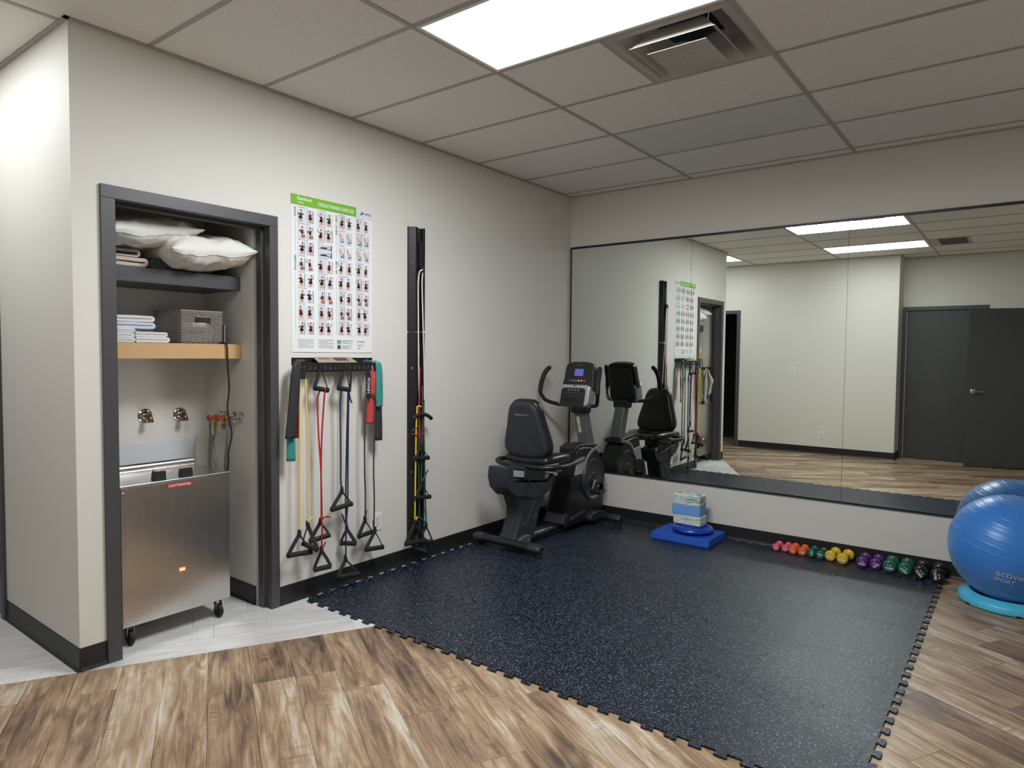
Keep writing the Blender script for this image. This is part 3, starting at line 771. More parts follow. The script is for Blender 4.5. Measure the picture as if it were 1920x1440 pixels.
# brochure lying on the rack
bt = thing('brochure', (0.05, -2.74, 1.416), 'folded printed brochure lying on top of the band rack', 'brochure')
b = MB(); b.add([(0.093, -2.892, 1.4165), (0.093, -2.60, 1.4165), (0.02, -2.60, 1.446), (0.02, -2.872, 1.446), (0.093, -2.892, 1.419), (0.093, -2.60, 1.419), (0.02, -2.60, 1.4485), (0.02, -2.872, 1.4485)],
      [(0, 1, 2, 3), (4, 7, 6, 5), (0, 4, 5, 1), (1, 5, 6, 2), (2, 6, 7, 3), (3, 7, 4, 0)])
b.build('cover', mat('brochure paper', (150, 138, 124), 0.5), bt, smooth=0)
def bro(u0, u1, w0, w1, m, nm):
    P_ = lambda u_, w_: (0.093 - 0.073 * w_ , -2.892 + 0.292 * u_, 1.4193 + 0.0295 * w_ + 0.0004)
    MB().add([P_(u0, w0), P_(u1, w0), P_(u1, w1), P_(u0, w1)], [(0, 1, 2, 3)]).build(nm, m, bt, smooth=0)
bro(0.02, 0.12, 0.02, 0.2, mat('green ink', GREEN, 0.5), 'print'); bro(0.9, 0.99, 0.02, 0.5, mat('green ink', GREEN, 0.5), 'print')
bro(0.14, 0.42, 0.6, 0.75, mat('brown ink', (70, 44, 40), 0.5), 'print'); bro(0.5, 0.85, 0.25, 0.85, mat('brown ink', (70, 44, 40), 0.5), 'print')

# ------------------------------------------------------------------ flat bands hanging from the rack ends
M_bk = mat('black latex', (44, 44, 47), 0.5); M_teal = mat('teal latex', (52, 134, 128), 0.5); M_red = mat('red latex', (190, 60, 62), 0.5)
def flat_band(name, label, centre, half, m, up=(0.35, 1, 0), th=0.0016, folds=0.35):
    """hanging strip: centre path and half widths; shallow V fold across"""
    pts = cr(centre, 5); k = len(pts); hw = []
    for i in range(k):
        f_ = i / (k - 1) * (len(half) - 1); j = min(int(f_), len(half) - 2); hw.append(half[j] + (half[j + 1] - half[j]) * (f_ - j))
    b = MB(); U = Vector(up).normalized(); v = []; n = 7
    for i, p in enumerate(pts):
        tn = (pts[min(i + 1, k - 1)] - pts[max(i - 1, 0)]).normalized(); nd = tn.cross(U).normalized()
        for j in range(n):
            s_ = -1 + 2 * j / (n - 1)
            off = folds * hw[i] * (1 - abs(s_)) + 0.0012 * math.sin(i * 0.7 + j)
            v.append(p + U * (s_ * hw[i]) + nd * off)
    f = [(i * n + j, i * n + j + 1, (i + 1) * n + j + 1, (i + 1) * n + j) for i in range(k - 1) for j in range(n - 1)]
    b.add(v, f); o = b.build(name, m, None)
    sd = o.modifiers.new('thickness', 'SOLIDIFY'); sd.thickness = th; sd.offset = 0
    tag(o, label, 'exercise band', 'flat bands over the rack')
    return o
flat_band('flat_band', 'wide black flat band draped over the left rack end', [(0.05, -2.96, 1.425), (0.085, -3.02, 1.424), (0.098, -3.045, 1.40), (0.100, -3.058, 1.25), (0.100, -3.075, 1.1), (0.1, -3.088, 0.986)], [0.02, 0.021, 0.024, 0.028, 0.030, 0.031], M_bk, folds=0.4)
flat_band('flat_band', 'teal flat band end showing below the left black band', [(0.072, -3.045, 1.35), (0.075, -3.06, 1.15), (0.078, -3.07, 1.0), (0.08, -3.072, 0.853)], [0.018, 0.022, 0.024, 0.026], M_teal)
flat_band('flat_band', 'narrow red flat band behind the left black band', [(0.066, -3.030, 1.39), (0.068, -3.028, 1.25), (0.07, -3.022, 1.1), (0.07, -3.019, 0.98)], [0.004, 0.008, 0.013, 0.017], M_red, folds=0.3)
flat_band('flat_band', 'red flat band hanging at the right rack end', [(0.085, -2.447, 1.405), (0.084, -2.462, 1.30), (0.08, -2.478, 1.15), (0.08, -2.486, 1.022)], [0.016, 0.022, 0.025, 0.028], M_red)
flat_band('flat_band', 'teal flat band draped over the right rack end', [(0.04, -2.50, 1.421), (0.075, -2.455, 1.421), (0.1, -2.436, 1.405), (0.103, -2.430, 1.30), (0.102, -2.430, 1.2), (0.1, -2.431, 1.131)], [0.014, 0.018, 0.02, 0.023, 0.025, 0.026], M_teal)
flat_band('flat_band', 'black flat band below the right teal band', [(0.07, -2.425, 1.36), (0.076, -2.418, 1.2), (0.08, -2.420, 1.05), (0.08, -2.422, 0.91)], [0.018, 0.024, 0.028, 0.031], M_bk)

# ------------------------------------------------------------------ tubing bands with handles
def handle(parent, apex, a, c):
    """triangle webbing loop from apex to grip ends a, c plus foam grip"""
    apex, a, c = Vector(apex), Vector(a), Vector(c)
    d = (c - a).normalized()
    nrm = d.cross(apex - (a + c) / 2); nrm = nrm.normalized() if nrm.length > 1e-6 else Vector((1, 0, 0))
    pts = [apex, apex.lerp(a, 0.5) - d * 0.004, a - d * 0.003 + (apex - a) * 0.10, a - d * 0.001]
    MB().tube(cr(pts, 4), 0.0022, 6, sy=0.011, up=((nrm.cross(apex - a)).normalized() + nrm * 1.3).normalized()).build('strap', M_web, parent)
    pts = [apex, apex.lerp(c, 0.5) + d * 0.004, c + d * 0.003 + (apex - c) * 0.10, c + d * 0.001]
    MB().tube(cr(pts, 4), 0.0022, 6, sy=0.011, up=((nrm.cross(apex - c)).normalized() - nrm * 1.3).normalized()).build('strap', M_web, parent)
    b = MB(); b.cyl(a - d * 0.004, a + d * 0.004, 0.0165, 14); b.cyl(c - d * 0.004, c + d * 0.004, 0.0165, 14); b.cyl(a + d * 0.003, c - d * 0.003, 0.0148, 14)
    b.build('grip', M_blackr, parent, bevel=0.002)
    up_ = (apex - (a + c) / 2).normalized()
    MB().tube([apex - up_ * 0.012, apex + up_ * 0.005, apex + up_ * 0.03], [0.010, 0.012, 0.008], 10).build('knot_sleeve', M_web, parent)
def tube_thing(label, loc, rgb, tubes, handles, r=0.0052, group='tubing bands on the rack'):
    t = thing('tubing_band', loc, label, 'exercise band', group)
    m = mat('tube %d %d %d' % rgb, rgb, 0.42)
    for p in tubes: MB().tube(cr(p, 6), r, 8).build('tube', m, t)
    for h_ in handles: handle(t, *h_)
    return t
X9 = 0.09
t = tube_thing('yellow tubing band hanging nearest the left rack end', (X9, -2.998, 1.37), (226, 196, 92),
    [[(X9, -3.018, 1.322), (X9, -3.020, 1.0), (X9, -3.024, 0.7), (X9, -3.025, 0.435)], [(X9, -2.978, 1.322), (X9, -2.972, 1.05), (X9, -2.967, 0.8), (X9, -2.968, 0.62), (X9, -2.967, 0.482)], [(X9, -2.967, 0.482), (X9 + 0.004, -2.957, 0.494), (X9 + 0.01, -2.937, 0.510)]],
    [((X9, -3.025, 0.420), (X9 + 0.01, -3.105, 0.318), (X9 + 0.01, -2.955, 0.304)), ((X9, -2.967, 0.462), (X9 - 0.02, -2.985, 0.356), (X9 + 0.07, -2.955, 0.33))])
MB().tube([(X9, -2.998, 1.322), (X9, -2.998, 1.35), (X9 + 0.002, -2.998, 1.385)], 0.004, 6, sy=0.02, up=(1, 0, 0)).build('door_anchor', M_web, t)
t = tube_thing('red tubing band hanging second from the left', (X9, -2.871, 1.37), (176, 36, 44),
    [[(X9 - 0.012, -2.888, 1.20), (X9, -2.882, 1.245), (X9 + 0.014, -2.868, 1.268), (X9 + 0.018, -2.856, 1.255), (X9 + 0.01, -2.857, 1.19), (X9, -2.866, 0.98), (X9, -2.872, 0.75), (X9, -2.871, 0.47)],
     [(X9 - 0.012, -2.888, 1.20), (X9 - 0.008, -2.884, 1.0), (X9, -2.875, 0.8), (X9 + 0.008, -2.874, 0.55), (X9 + 0.012, -2.876, 0.40), (X9 + 0.01, -2.878, 0.30)],
     [(X9, -2.871, 0.475), (X9 + 0.006, -2.85, 0.492), (X9 + 0.012, -2.815, 0.486)], [(X9 + 0.01, -2.878, 0.30), (X9 + 0.02, -2.868, 0.325), (X9 + 0.022, -2.858, 0.345)]],
    [((X9, -2.871, 1.385), (X9 + 0.008, -2.920, 1.268), (X9 + 0.008, -2.830, 1.252)), ((X9 - 0.01, -2.871, 0.458), (X9 - 0.02, -2.935, 0.358), (X9 - 0.005, -2.812, 0.372)), ((X9 + 0.01, -2.878, 0.292), (X9 - 0.012, -2.915, 0.182), (X9 + 0.05, -2.845, 0.20))])
NAVY = (36, 42, 78)
t = tube_thing('navy tubing band hanging third from the left', (X9, -2.69, 1.37), NAVY,
    [[(X9, -2.731, 1.18), (X9 + 0.008, -2.728, 1.245), (X9 + 0.016, -2.706, 1.266), (X9 + 0.018, -2.687, 1.25), (X9 + 0.01, -2.681, 1.19), (X9 + 0.004, -2.684, 0.95), (X9, -2.690, 0.60), (X9, -2.688, 0.4), (X9, -2.690, 0.20)],
     [(X9, -2.731, 1.18), (X9 - 0.004, -2.726, 1.0), (X9 - 0.004, -2.724, 0.8), (X9, -2.728, 0.70), (X9, -2.719, 0.632)]],
    [((X9, -2.690, 1.385), (X9 + 0.008, -2.748, 1.262), (X9 + 0.008, -2.668, 1.248)), ((X9, -2.719, 0.622), (X9 + 0.004, -2.797, 0.526), (X9 + 0.004, -2.65, 0.536)), ((X9, -2.690, 0.192), (X9 + 0.01, -2.760, 0.102), (X9 + 0.02, -2.605, 0.086))])
t = tube_thing('navy tubing band knotted around the rack beside its twin', (X9, -2.659, 1.37), NAVY,
    [[(X9 - 0.012, -2.655, 1.235), (X9 - 0.012, -2.660, 1.0), (X9 - 0.012, -2.663, 0.75), (X9 - 0.012, -2.665, 0.55), (X9 - 0.012, -2.674, 0.44), (X9 - 0.01, -2.672, 0.385)], [(X9 - 0.01, -2.655, 1.235), (X9 - 0.004, -2.650, 1.19), (X9, -2.640, 1.165)], [(X9 - 0.01, -2.676, 0.40), (X9 - 0.008, -2.692, 0.43), (X9 - 0.006, -2.713, 0.482)]],
    [((X9 - 0.012, -2.672, 0.378), (X9 - 0.045, -2.690, 0.288), (X9 + 0.03, -2.640, 0.288))])
MB().tube(cr([(X9, -2.662, 1.385), (X9 + 0.004, -2.652, 1.33), (X9 + 0.002, -2.655, 1.27), (X9 - 0.008, -2.655, 1.235)], 4), 0.004, 6, sy=0.009, up=(1, 0, 0)).build('door_anchor', M_web, t)
t = tube_thing('grey black tubing band hanging from a lettered strap', (X9, -2.52, 1.37), (58, 58, 60),
    [[(X9 + 0.004, -2.525, 1.192), (X9 + 0.003, -2.534, 1.17), (X9, -2.540, 1.0), (X9, -2.540, 0.737), (X9, -2.534, 0.58), (X9, -2.536, 0.42)], [(X9 + 0.004, -2.505, 1.215), (X9 + 0.014, -2.475, 1.205), (X9 + 0.01, -2.458, 1.165), (X9 + 0.004, -2.462, 1.0), (X9, -2.466, 0.73), (X9, -2.460, 0.55), (X9, -2.463, 0.34)], [(X9, -2.536, 0.42), (X9 + 0.006, -2.530, 0.475)], [(X9, -2.463, 0.34), (X9 + 0.01, -2.478, 0.398)]],
    [((X9, -2.537, 0.408), (X9 + 0.004, -2.588, 0.318), (X9 - 0.006, -2.475, 0.322)), ((X9 + 0.01, -2.463, 0.325), (X9 + 0.02, -2.545, 0.226), (X9 + 0.02, -2.408, 0.212))])
MB().tube([(X9 + 0.008, -2.522, 1.385), (X9 + 0.01, -2.518, 1.30), (X9 + 0.006, -2.515, 1.182)], 0.004, 6, sy=0.02, up=(1, 0, 0)).build('door_anchor', M_web, t)
lettering('LEXCO', 0.024, (X9 + 0.0145, -2.518, 1.27), (0, 0.05, 1), (0, -1, 0.05), M_white, t, sx=1.3, bold=0.02)

# ------------------------------------------------------------------ exercise rail and the bands on it
t = thing('exercise_rail', (0, -2.015, 0.17), 'tall black wall rail in three sections between poster and bike', 'exercise rail')
prof = [(0.0, -2.088), (0.012, -2.088), (0.046, -2.052), (0.046, -2.030), (0.016, -2.022), (0.016, -1.985), (0.046, -1.978), (0.046, -1.960), (0.014, -1.942), (0.0, -1.942)]
for z0, z1 in ((1.632, 2.345), (0.916, 1.620), (0.170, 0.906)):
    s_ = MB().prism(prof, 'z', z0, z1).build('rail_section', mat('rail black', (26, 26, 30), 0.38), t, bevel=0.002)
    for zz in (z0 + (z1 - z0) * 0.65,):
        MB().lathe([(0, 0.0), (0.010, 0.0), (0.008, 0.004), (0, 0.0045)], (0.030, -2.071, zz), 'x', 14).build('bolt', M_chrome, s_)
MB().lathe([(0, 0.016), (0.006, 0.016), (0.005, 0.02), (0, 0.02)], (0.0, -2.0, 2.32), 'x', 12).build('screw', M_chrome, t)
b = MB(); b.box(0.018, 0.052, -2.016, -1.99, 2.06, 2.25); b.build('slide_bracket', M_black, t, bevel=0.004)
MB().tube(cr([(0.05, -2.015, 2.075), (0.072, -2.015, 2.06), (0.076, -2.008, 2.04), (0.06, -2.0, 2.045)], 4), 0.008, 8).build('hook', M_black, t)
MB().box(0.047, 0.049, -2.030, -2.012, 1.45, 1.55).build('red_tag', mat('tag red', (190, 30, 38), 0.5), t)
G2 = 'bands on the wall rail'
tube_thing('white tubing loop hung from the top of the wall rail', (0.06, -2.02, 2.05), (222, 220, 214),
    [[(0.065, -2.030, 1.13), (0.062, -2.036, 1.4), (0.062, -2.040, 1.7), (0.062, -2.042, 1.95), (0.070, -2.038, 2.035), (0.078, -2.024, 2.047), (0.07, -2.008, 2.035), (0.062, -2.006, 1.95), (0.060, -1.992, 1.66), (0.055, -1.976, 1.4), (0.052, -1.968, 1.15)]], [], r=0.0045, group=G2)
t = tube_thing('yellow tubing band on the wall rail', (0.08, -2.075, 1.11), (232, 196, 60),
    [[(0.08, -2.066, 1.11), (0.08, -2.075, 0.98), (0.08, -2.079, 0.76), (0.08, -2.083, 0.5), (0.08, -2.086, 0.32)], [(0.08, -2.086, 0.31), (0.084, -2.078, 0.325), (0.086, -2.068, 0.345)], [(0.08, -2.070, 1.108), (0.084, -2.050, 1.112), (0.086, -2.035, 1.106)]],
    [((0.08, -2.086, 0.30), (0.075, -2.165, 0.170), (0.085, -1.985, 0.158))], group=G2)
t = tube_thing('red tubing band on the wall rail', (0.075, -2.04, 1.1), (176, 36, 44),
    [[(0.068, -2.030, 1.38), (0.07, -2.034, 1.2), (0.075, -2.042, 1.1), (0.078, -2.038, 0.95), (0.078, -2.031, 0.845)], [(0.08, -2.034, 0.87), (0.088, -2.06, 0.905), (0.09, -2.09, 0.918), (0.09, -2.122, 0.926)]],
    [((0.08, -2.030, 0.828), (0.085, -2.096, 0.750), (0.085, -1.963, 0.744))], group=G2)
t = tube_thing('dark green tubing band on the wall rail', (0.075, -2.0, 1.1), (24, 84, 66),
    [[(0.072, -2.01, 1.13), (0.078, -2.006, 1.1), (0.078, -1.997, 0.9), (0.078, -1.990, 0.7), (0.076, -1.980, 0.45), (0.076, -1.972, 0.27)], [(0.066, -2.036, 1.0), (0.068, -2.040, 0.8), (0.07, -2.034, 0.5), (0.07, -2.030, 0.26)], [(0.066, -2.036, 0.97), (0.08, -2.07, 0.965), (0.085, -2.115, 0.948)], [(0.076, -2.064, 0.338), (0.086, -2.03, 0.325), (0.084, -1.99, 0.285), (0.08, -1.972, 0.262)]],
    [((0.076, -1.972, 0.256), (0.06, -2.03, 0.150), (0.09, -1.925, 0.142)), ((0.07, -2.030, 0.246), (0.055, -2.075, 0.125), (0.10, -2.0, 0.085))], group=G2)
t = tube_thing('charcoal tubing band on the wall rail', (0.07, -2.01, 1.35), (70, 72, 74),
    [[(0.06, -1.998, 1.25), (0.066, -2.003, 1.1), (0.07, -2.008, 0.9), (0.072, -2.015, 0.7), (0.075, -2.02, 0.57)], [(0.075, -2.02, 0.57), (0.082, -1.995, 0.61), (0.088, -1.965, 0.66)]],
    [((0.078, -2.020, 0.556), (0.085, -2.088, 0.478), (0.085, -1.946, 0.464))], group=G2)
MB().tube(cr([(0.082, -2.105, 1.032), (0.09, -2.07, 1.052), (0.094, -2.01, 1.052), (0.092, -1.96, 1.034), (0.086, -1.93, 1.014)], 5), [0.010] + [0.013] * 19 + [0.008], 12).build('grip', M_blackr, t)

# ------------------------------------------------------------------ outlets and switch
def plate(name, label, cat, p, nrm, kind):
    """p centre on the wall, nrm +x or +y"""
    t = thing(name, p, label, cat)
    x, y, z = p
    def bx(a0, a1, d0, d1, z0, z1):
        if nrm == 'x': return MB().box(x + d0, x + d1, y + a0, y + a1, z + z0, z + z1)
        return MB().box(x + a0, x + a1, y + d0, y + d1, z + z0, z + z1)
    bx(-0.036, 0.036, 0.0005, 0.005, -0.058, 0.058).build('cover_plate', M_white, t, bevel=0.003)
    ins = mat('outlet insert', (214, 213, 208), 0.4)
    if kind == 'outlet':
        i_ = bx(-0.0165, 0.0165, 0.005, 0.0065, -0.034, 0.034).build('insert', ins, t, bevel=0.001)
        for dz in (-0.018, 0.018):
            for a in (-0.006, 0.006): bx(a - 0.001, a + 0.001, 0.0064, 0.0068, dz - 0.002, dz + 0.006).build('slot', M_dark, i_, smooth=0)
            bx(-0.002, 0.002, 0.0064, 0.0068, dz - 0.010, dz - 0.006).build('slot', M_dark, i_, smooth=0)
    else:
        bx(-0.0165, 0.0165, 0.005, 0.0085, -0.034, 0.034).build('rocker', ins, t, bevel=0.002)
    return t
plate('wall_outlet', 'white double outlet on the left wall beside black tubing', 'outlet', (0, -2.357, 0.352), 'x', 'outlet')
plate('light_switch', 'white rocker switch on the rear wall, seen in mirror', 'switch', (0.545, YR, 1.268), 'y', 'switch')
plate('wall_outlet', 'white outlet low on the rear wall, seen in mirror', 'outlet', (0.99, YR, 0.295), 'y', 'outlet')

# ------------------------------------------------------------------ closet shelves
M_shelfd = mat('dark shelf', (70, 70, 73), 0.45)
sh1 = MB().box(CX0 + 0.001, -0.26, CY0 + 0.001, CY1 - 0.001, 1.832, 1.910).build('closet_shelf', M_shelfd, bevel=0.002)
tag(sh1, 'thick dark grey upper shelf inside the closet', 'shelf')
sh2 = thing('closet_shelf', (-0.46, -3.57, 1.436), 'thick tan wood lower shelf holding towels and a basket', 'shelf')
MB().box(CX0 + 0.001, -0.262, CY0 + 0.001, CY1 - 0.001, 1.436, 1.519).build('board', mat('dark board', (74, 62, 52), 0.5), sh2)
MB().box(-0.262, -0.259, CY0 + 0.001, CY1 - 0.001, 1.436, 1.519).build('front_edge', mat('tan laminate', (206, 166, 118), 0.45, var=0.04, vscale=20), sh2)

def pillow(label, c, size, rot, seed, plump=1.0):
    L_, W_, T_ = size; n = 44; b = MB(); v = []; f = []
    rr = random.Random(seed)
    def outline(u, v_):
        pin = 0.11
        x = u * (1 - pin * (1 - v_ * v_) * abs(u) ** 3) ; y = v_ * (1 - pin * (1 - u * u) * abs(v_) ** 3)
        return x * L_ / 2, y * W_ / 2
    def surf(u, w_, side):
        x, y = outline(u, w_)
        h = max(0.0, (1 - abs(u) ** 2.2) * (1 - abs(w_) ** 2.2)) ** 0.55
        edge = max(abs(u), abs(w_))
        wr = noise.noise(Vector((x * 9 + seed, y * 9, side * 3.0))) * 0.014 + (0.5 - abs(noise.noise(Vector((x * 11 + y * 4 + seed, y * 15 - x * 5, side * 7.0))))) * 0.024
        wr += (0.4 - abs(noise.noise(Vector((x * 23 - y * 9 + seed, y * 26 + x * 12, side * 5.0))))) * 0.010
        wr += 0.013 * math.sin((math.atan2(w_, u)) * 9 + noise.noise(Vector((x * 6, y * 6, seed))) * 4) * max(0, edge - 0.35)
        return (x, y, side * (h * T_ / 2 * plump + wr * min(1.0, h * 2.5)))
    for side in (1, -1):
        for i in range(n + 1):
            for j in range(n + 1):
                v.append(surf(math.sin((-1 + 2 * i / n) * math.pi / 2), math.sin((-1 + 2 * j / n) * math.pi / 2), side))
    m = (n + 1) ** 2
    for s_ in (0, 1):
        for i in range(n):
            for j in range(n):
                a = s_ * m + i * (n + 1) + j
                q = (a, a + n + 1, a + n + 2, a + 1)
                f.append(q if s_ == 0 else tuple(reversed(q)))
    b.add(v, f); b.move(Matrix.Translation(c) @ rot)
    t = thing('pillow', (c[0], c[1], c[2] - T_ / 2), label, 'pillow', 'pillows on the closet shelf')
    o = b.build('pillowcase', mat('white cotton', (236, 234, 228), 0.8, bump=0.15, bscale=500), t, smooth=70)
    # seam along the open end of the case
    pts = []
    for i in range(49):
        q = surf(-0.97 + 1.94 * i / 48, -0.955, -1); pts.append((q[0], q[1] - 0.0015, q[2] - 0.0008))
    sb = MB().tube(pts, 0.0022, 6).move(Matrix.Translation(c) @ rot)
    sb.build('hem', mat('white hem', (214, 208, 198), 0.8), t)
    return t
RZ = lambda a: Matrix.Rotation(math.radians(a), 4, 'Z'); RX = lambda a: Matrix.Rotation(math.radians(a), 4, 'X'); RY = lambda a: Matrix.Rotation(math.radians(a), 4, 'Y')
# pillow long side along y; open hem towards the room (+x)
pillow('plump white pillow at the right end of the closet shelf', (-0.35, -3.410, 2.022), (0.50, 0.56, 0.178), RX(5) @ RZ(90), 2, 1.05)
pillow('white pillow on folded blankets at the closet shelf left', (-0.38, -3.705, 2.096), (0.50, 0.53, 0.150), RX(7) @ RZ(90), 9, 1.0)

def folded(name, label, cat, m, x0, x1, y0, y1, z0, h, th, group=None, seed=0, turns=1):
    """textile folded once: a U shaped strip whose round fold points to +y"""
    t_pts = []; R0 = (h - th) / 2
    path = [(y0, z0 + th / 2), (y1 - h / 2, z0 + th / 2)]
    for k in range(1, 8):
        a = -math.pi / 2 + math.pi * k / 8; path.append((y1 - h / 2 + R0 * math.cos(a), z0 + h / 2 + R0 * math.sin(a)))
    path += [(y1 - h / 2, z0 + h - th / 2), (y0, z0 + h - th / 2)]
    # densify
    dense = []
    for i in range(len(path) - 1):
        k = 6 if (i == 0 or i == len(path) - 2) else 1
        for q in range(k): dense.append((path[i][0] + (path[i + 1][0] - path[i][0]) * q / k, path[i][1] + (path[i + 1][1] - path[i][1]) * q / k))
    dense.append(path[-1])
    b = MB(); nx = 8; v = []; n = len(dense)
    ring = []
    for i in range(n):
        a = dense[max(i - 1, 0)]; c = dense[min(i + 1, n - 1)]; dx, dz = c[0] - a[0], c[1] - a[1]; L_ = math.hypot(dx, dz); nx_, nz_ = -dz / L_, dx / L_
        ring.append(((dense[i][0] + nx_ * th * 0.47, dense[i][1] + nz_ * th * 0.47), (dense[i][0] - nx_ * th * 0.47, dense[i][1] - nz_ * th * 0.47)))
    loop = [r[0] for r in ring] + [r[1] for r in reversed(ring)]
    k = len(loop); v = []
    for i in range(nx + 1):
        x = x0 + (x1 - x0) * i / nx
        for (y, z) in loop:
            d = noise.noise(Vector((x * 8 + seed, y * 14, z * 30))) * 0.003
            v.append((x + (d if i in (0, nx) else 0), y + d, max(z0 + 0.0002, z + d * 0.7)))
    f = [(i * k + j, i * k + (j + 1) % k, (i + 1) * k + (j + 1) % k, (i + 1) * k + j) for i in range(nx) for j in range(k)]
    f.append(tuple(range(k - 1, -1, -1))); f.append(tuple(nx * k + j for j in range(k)))
    b.add(v, f); o = b.build(name, m, None, bevel=0.003, smooth=50)
    return tag(o, label, cat, group)
M_bl1 = mat('cream blanket', (206, 192, 178), 0.95, bump=0.6, bscale=260, sheen=0.3); M_bl2 = mat('grey blanket', (176, 172, 166), 0.95, bump=0.6, bscale=260, sheen=0.3)
folded('folded_blanket', 'cream folded blanket lying directly on the upper closet shelf', 'blanket', M_bl1, -0.62, -0.268, -3.955, -3.684, 1.911, 0.046, 0.020, seed=1)
folded('folded_blanket', 'grey white folded blanket on top of the cream blanket', 'blanket', M_bl2, -0.62, -0.272, -3.955, -3.724, 1.958, 0.040, 0.012, seed=2)
# dark cushion behind the blankets
b = MB(); n = 18
for k, (r, h) in enumerate([(0, 0)]): pass
prof = smooth_poly([(-3.665, 1.914), (-3.672, 1.950), (-3.64, 1.972), (-3.58, 1.960), (-3.54, 1.930), (-3.45, 1.918), (-3.22, 1.918), (-3.195, 1.914), (-3.35, 1.911)], 3)
b.prism(prof, 'x', -0.60, -0.285)
o = b.build('bolster_cushion', mat('charcoal fabric', (58, 58, 62), 0.85, bump=0.3, bscale=400), None, bevel=0.006, smooth=50); tag(o, 'soft charcoal cushion squashed beneath the right pillow', 'cushion')
# towels
M_tw = mat('white terry', (224, 224, 224), 0.95, bump=0.8, bscale=420, sheen=0.3); M_tb = mat('bluish terry', (204, 210, 222), 0.95, bump=0.8, bscale=420, sheen=0.3)
GT = 'folded towels on the wooden shelf'
folded('folded_towel', 'white folded towel at the bottom right of the stack', 'towel', M_tw, -0.60, -0.272, -3.752, -3.578, 1.520, 0.030, 0.0145, GT, 3)
folded('folded_towel', 'white folded towel second from the bottom, right pile', 'towel', M_tw, -0.60, -0.275, -3.752, -3.588, 1.5505, 0.026, 0.0125, GT, 4)
folded('folded_towel', 'white folded towel at the bottom left of the stack', 'towel', M_tw, -0.60, -0.27, -3.955, -3.756, 1.520, 0.024, 0.0115, GT, 5)
folded('folded_towel', 'white folded towel second from the bottom, left pile', 'towel', M_tw, -0.60, -0.27, -3.955, -3.757, 1.5445, 0.026, 0.0125, GT, 6)
folded('folded_towel', 'white folded towel third from the bottom, left pile', 'towel', M_tw, -0.60, -0.27, -3.955, -3.758, 1.571, 0.020, 0.0095, GT, 7)
folded('folded_towel', 'pale blue folded towel lying across both white piles', 'towel', M_tb, -0.61, -0.30, -3.955, -3.640, 1.5915, 0.036, 0.017, GT, 8)
folded('folded_towel', 'white folded towel topmost of the whole stack', 'towel', M_tw, -0.61, -0.30, -3.955, -3.643, 1.628, 0.033, 0.0155, GT, 9)

# wicker basket
t = thing('wicker_basket', (-0.44, -3.395, 1.52), 'grey woven storage basket with cut-out handle beside the towels', 'basket')
M_wk = mat('grey wicker', (140, 132, 124), 0.7, var=0.25, vscale=60)
bx0, bx1, by0, by1, bz0, bz1 = -0.60, -0.282, -3.510, -3.277, 1.521, 1.700
def side_pt(s_, u, off):     # s_: 0 front(+x) 1 right(+y) 2 back 3 left(-y); u in metres along
    if s_ == 0: return (bx1 + off, by0 + u)
    if s_ == 1: return (bx1 - u, by1 + off)
    if s_ == 2: return (bx0 - off, by1 - u)
    return (bx0 + u, by0 - off)
LEN = [by1 - by0, bx1 - bx0, by1 - by0, bx1 - bx0]
rows = 19; dz = (bz1 - bz0 - 0.012) / rows
bw = MB(); bk = MB()
for s_ in range(4):
    ns = 16 if s_ % 2 == 0 else 21; st = LEN[s_] / ns
    for r in range(rows):
        z = bz0 + 0.006 + (r + 0.5) * dz
        segs = [[]]
        for q in range(ns * 2 + 1):
            u = q * st / 2; off = 0.0042 * math.sin(math.pi * (q / 2 + r))
            hole = s_ == 0 and 0.078 < u < 0.166 and 1.628 < z < 1.668
            if hole:
                if segs[-1]: segs.append([])
            else:
                x, y = side_pt(s_, u, off); segs[-1].append((x, y, z))
        for sg in segs:
            if len(sg) > 1: bw.tube(sg, 0.0022, 4, sy=dz * 0.50, up=(1, 0, 0) if s_ % 2 == 0 else (0, 1, 0))
    for q in range(ns + 1):
        u = q * st
        x, y = side_pt(s_, u, 0)
        if s_ == 0 and 0.078 < u < 0.166:
            bk.tube([(x, y, bz0), (x, y, 1.630)], 0.0016, 5); bk.tube([(x, y, 1.666), (x, y, bz1)], 0.0016, 5)
        else: bk.tube([(x, y, bz0), (x, y, bz1)], 0.0016, 5)
bw.build('woven_strands', M_wk, t, smooth=50); bk.build('stakes', M_wk, t)
rim = MB(); rim.tube([(bx1, by0, bz1), (bx1, by1, bz1), (bx0, by1, bz1), (bx0, by0, bz1)], 0.0055, 8, closed=True); rim.build('rim', M_wk, t)
hr = MB(); hr.tube([(bx1 + 0.001, by0 + 0.080, 1.629), (bx1 + 0.001, by0 + 0.164, 1.629), (bx1 + 0.001, by0 + 0.164, 1.668), (bx1 + 0.001, by0 + 0.080, 1.668)], 0.0032, 6, closed=True); hr.build('handle_edge', M_wk, t)
MB().box(bx0 + 0.004, bx1 - 0.004, by0 + 0.004, by1 - 0.004, bz0, bz0 + 0.004).build('base', M_wk, t)
o = folded('folded_cloth', 'white cloth inside the woven basket, seen through its handle', 'cloth', M_tw, -0.58, -0.31, -3.49, -3.31, 1.526, 0.112, 0.05, seed=12)
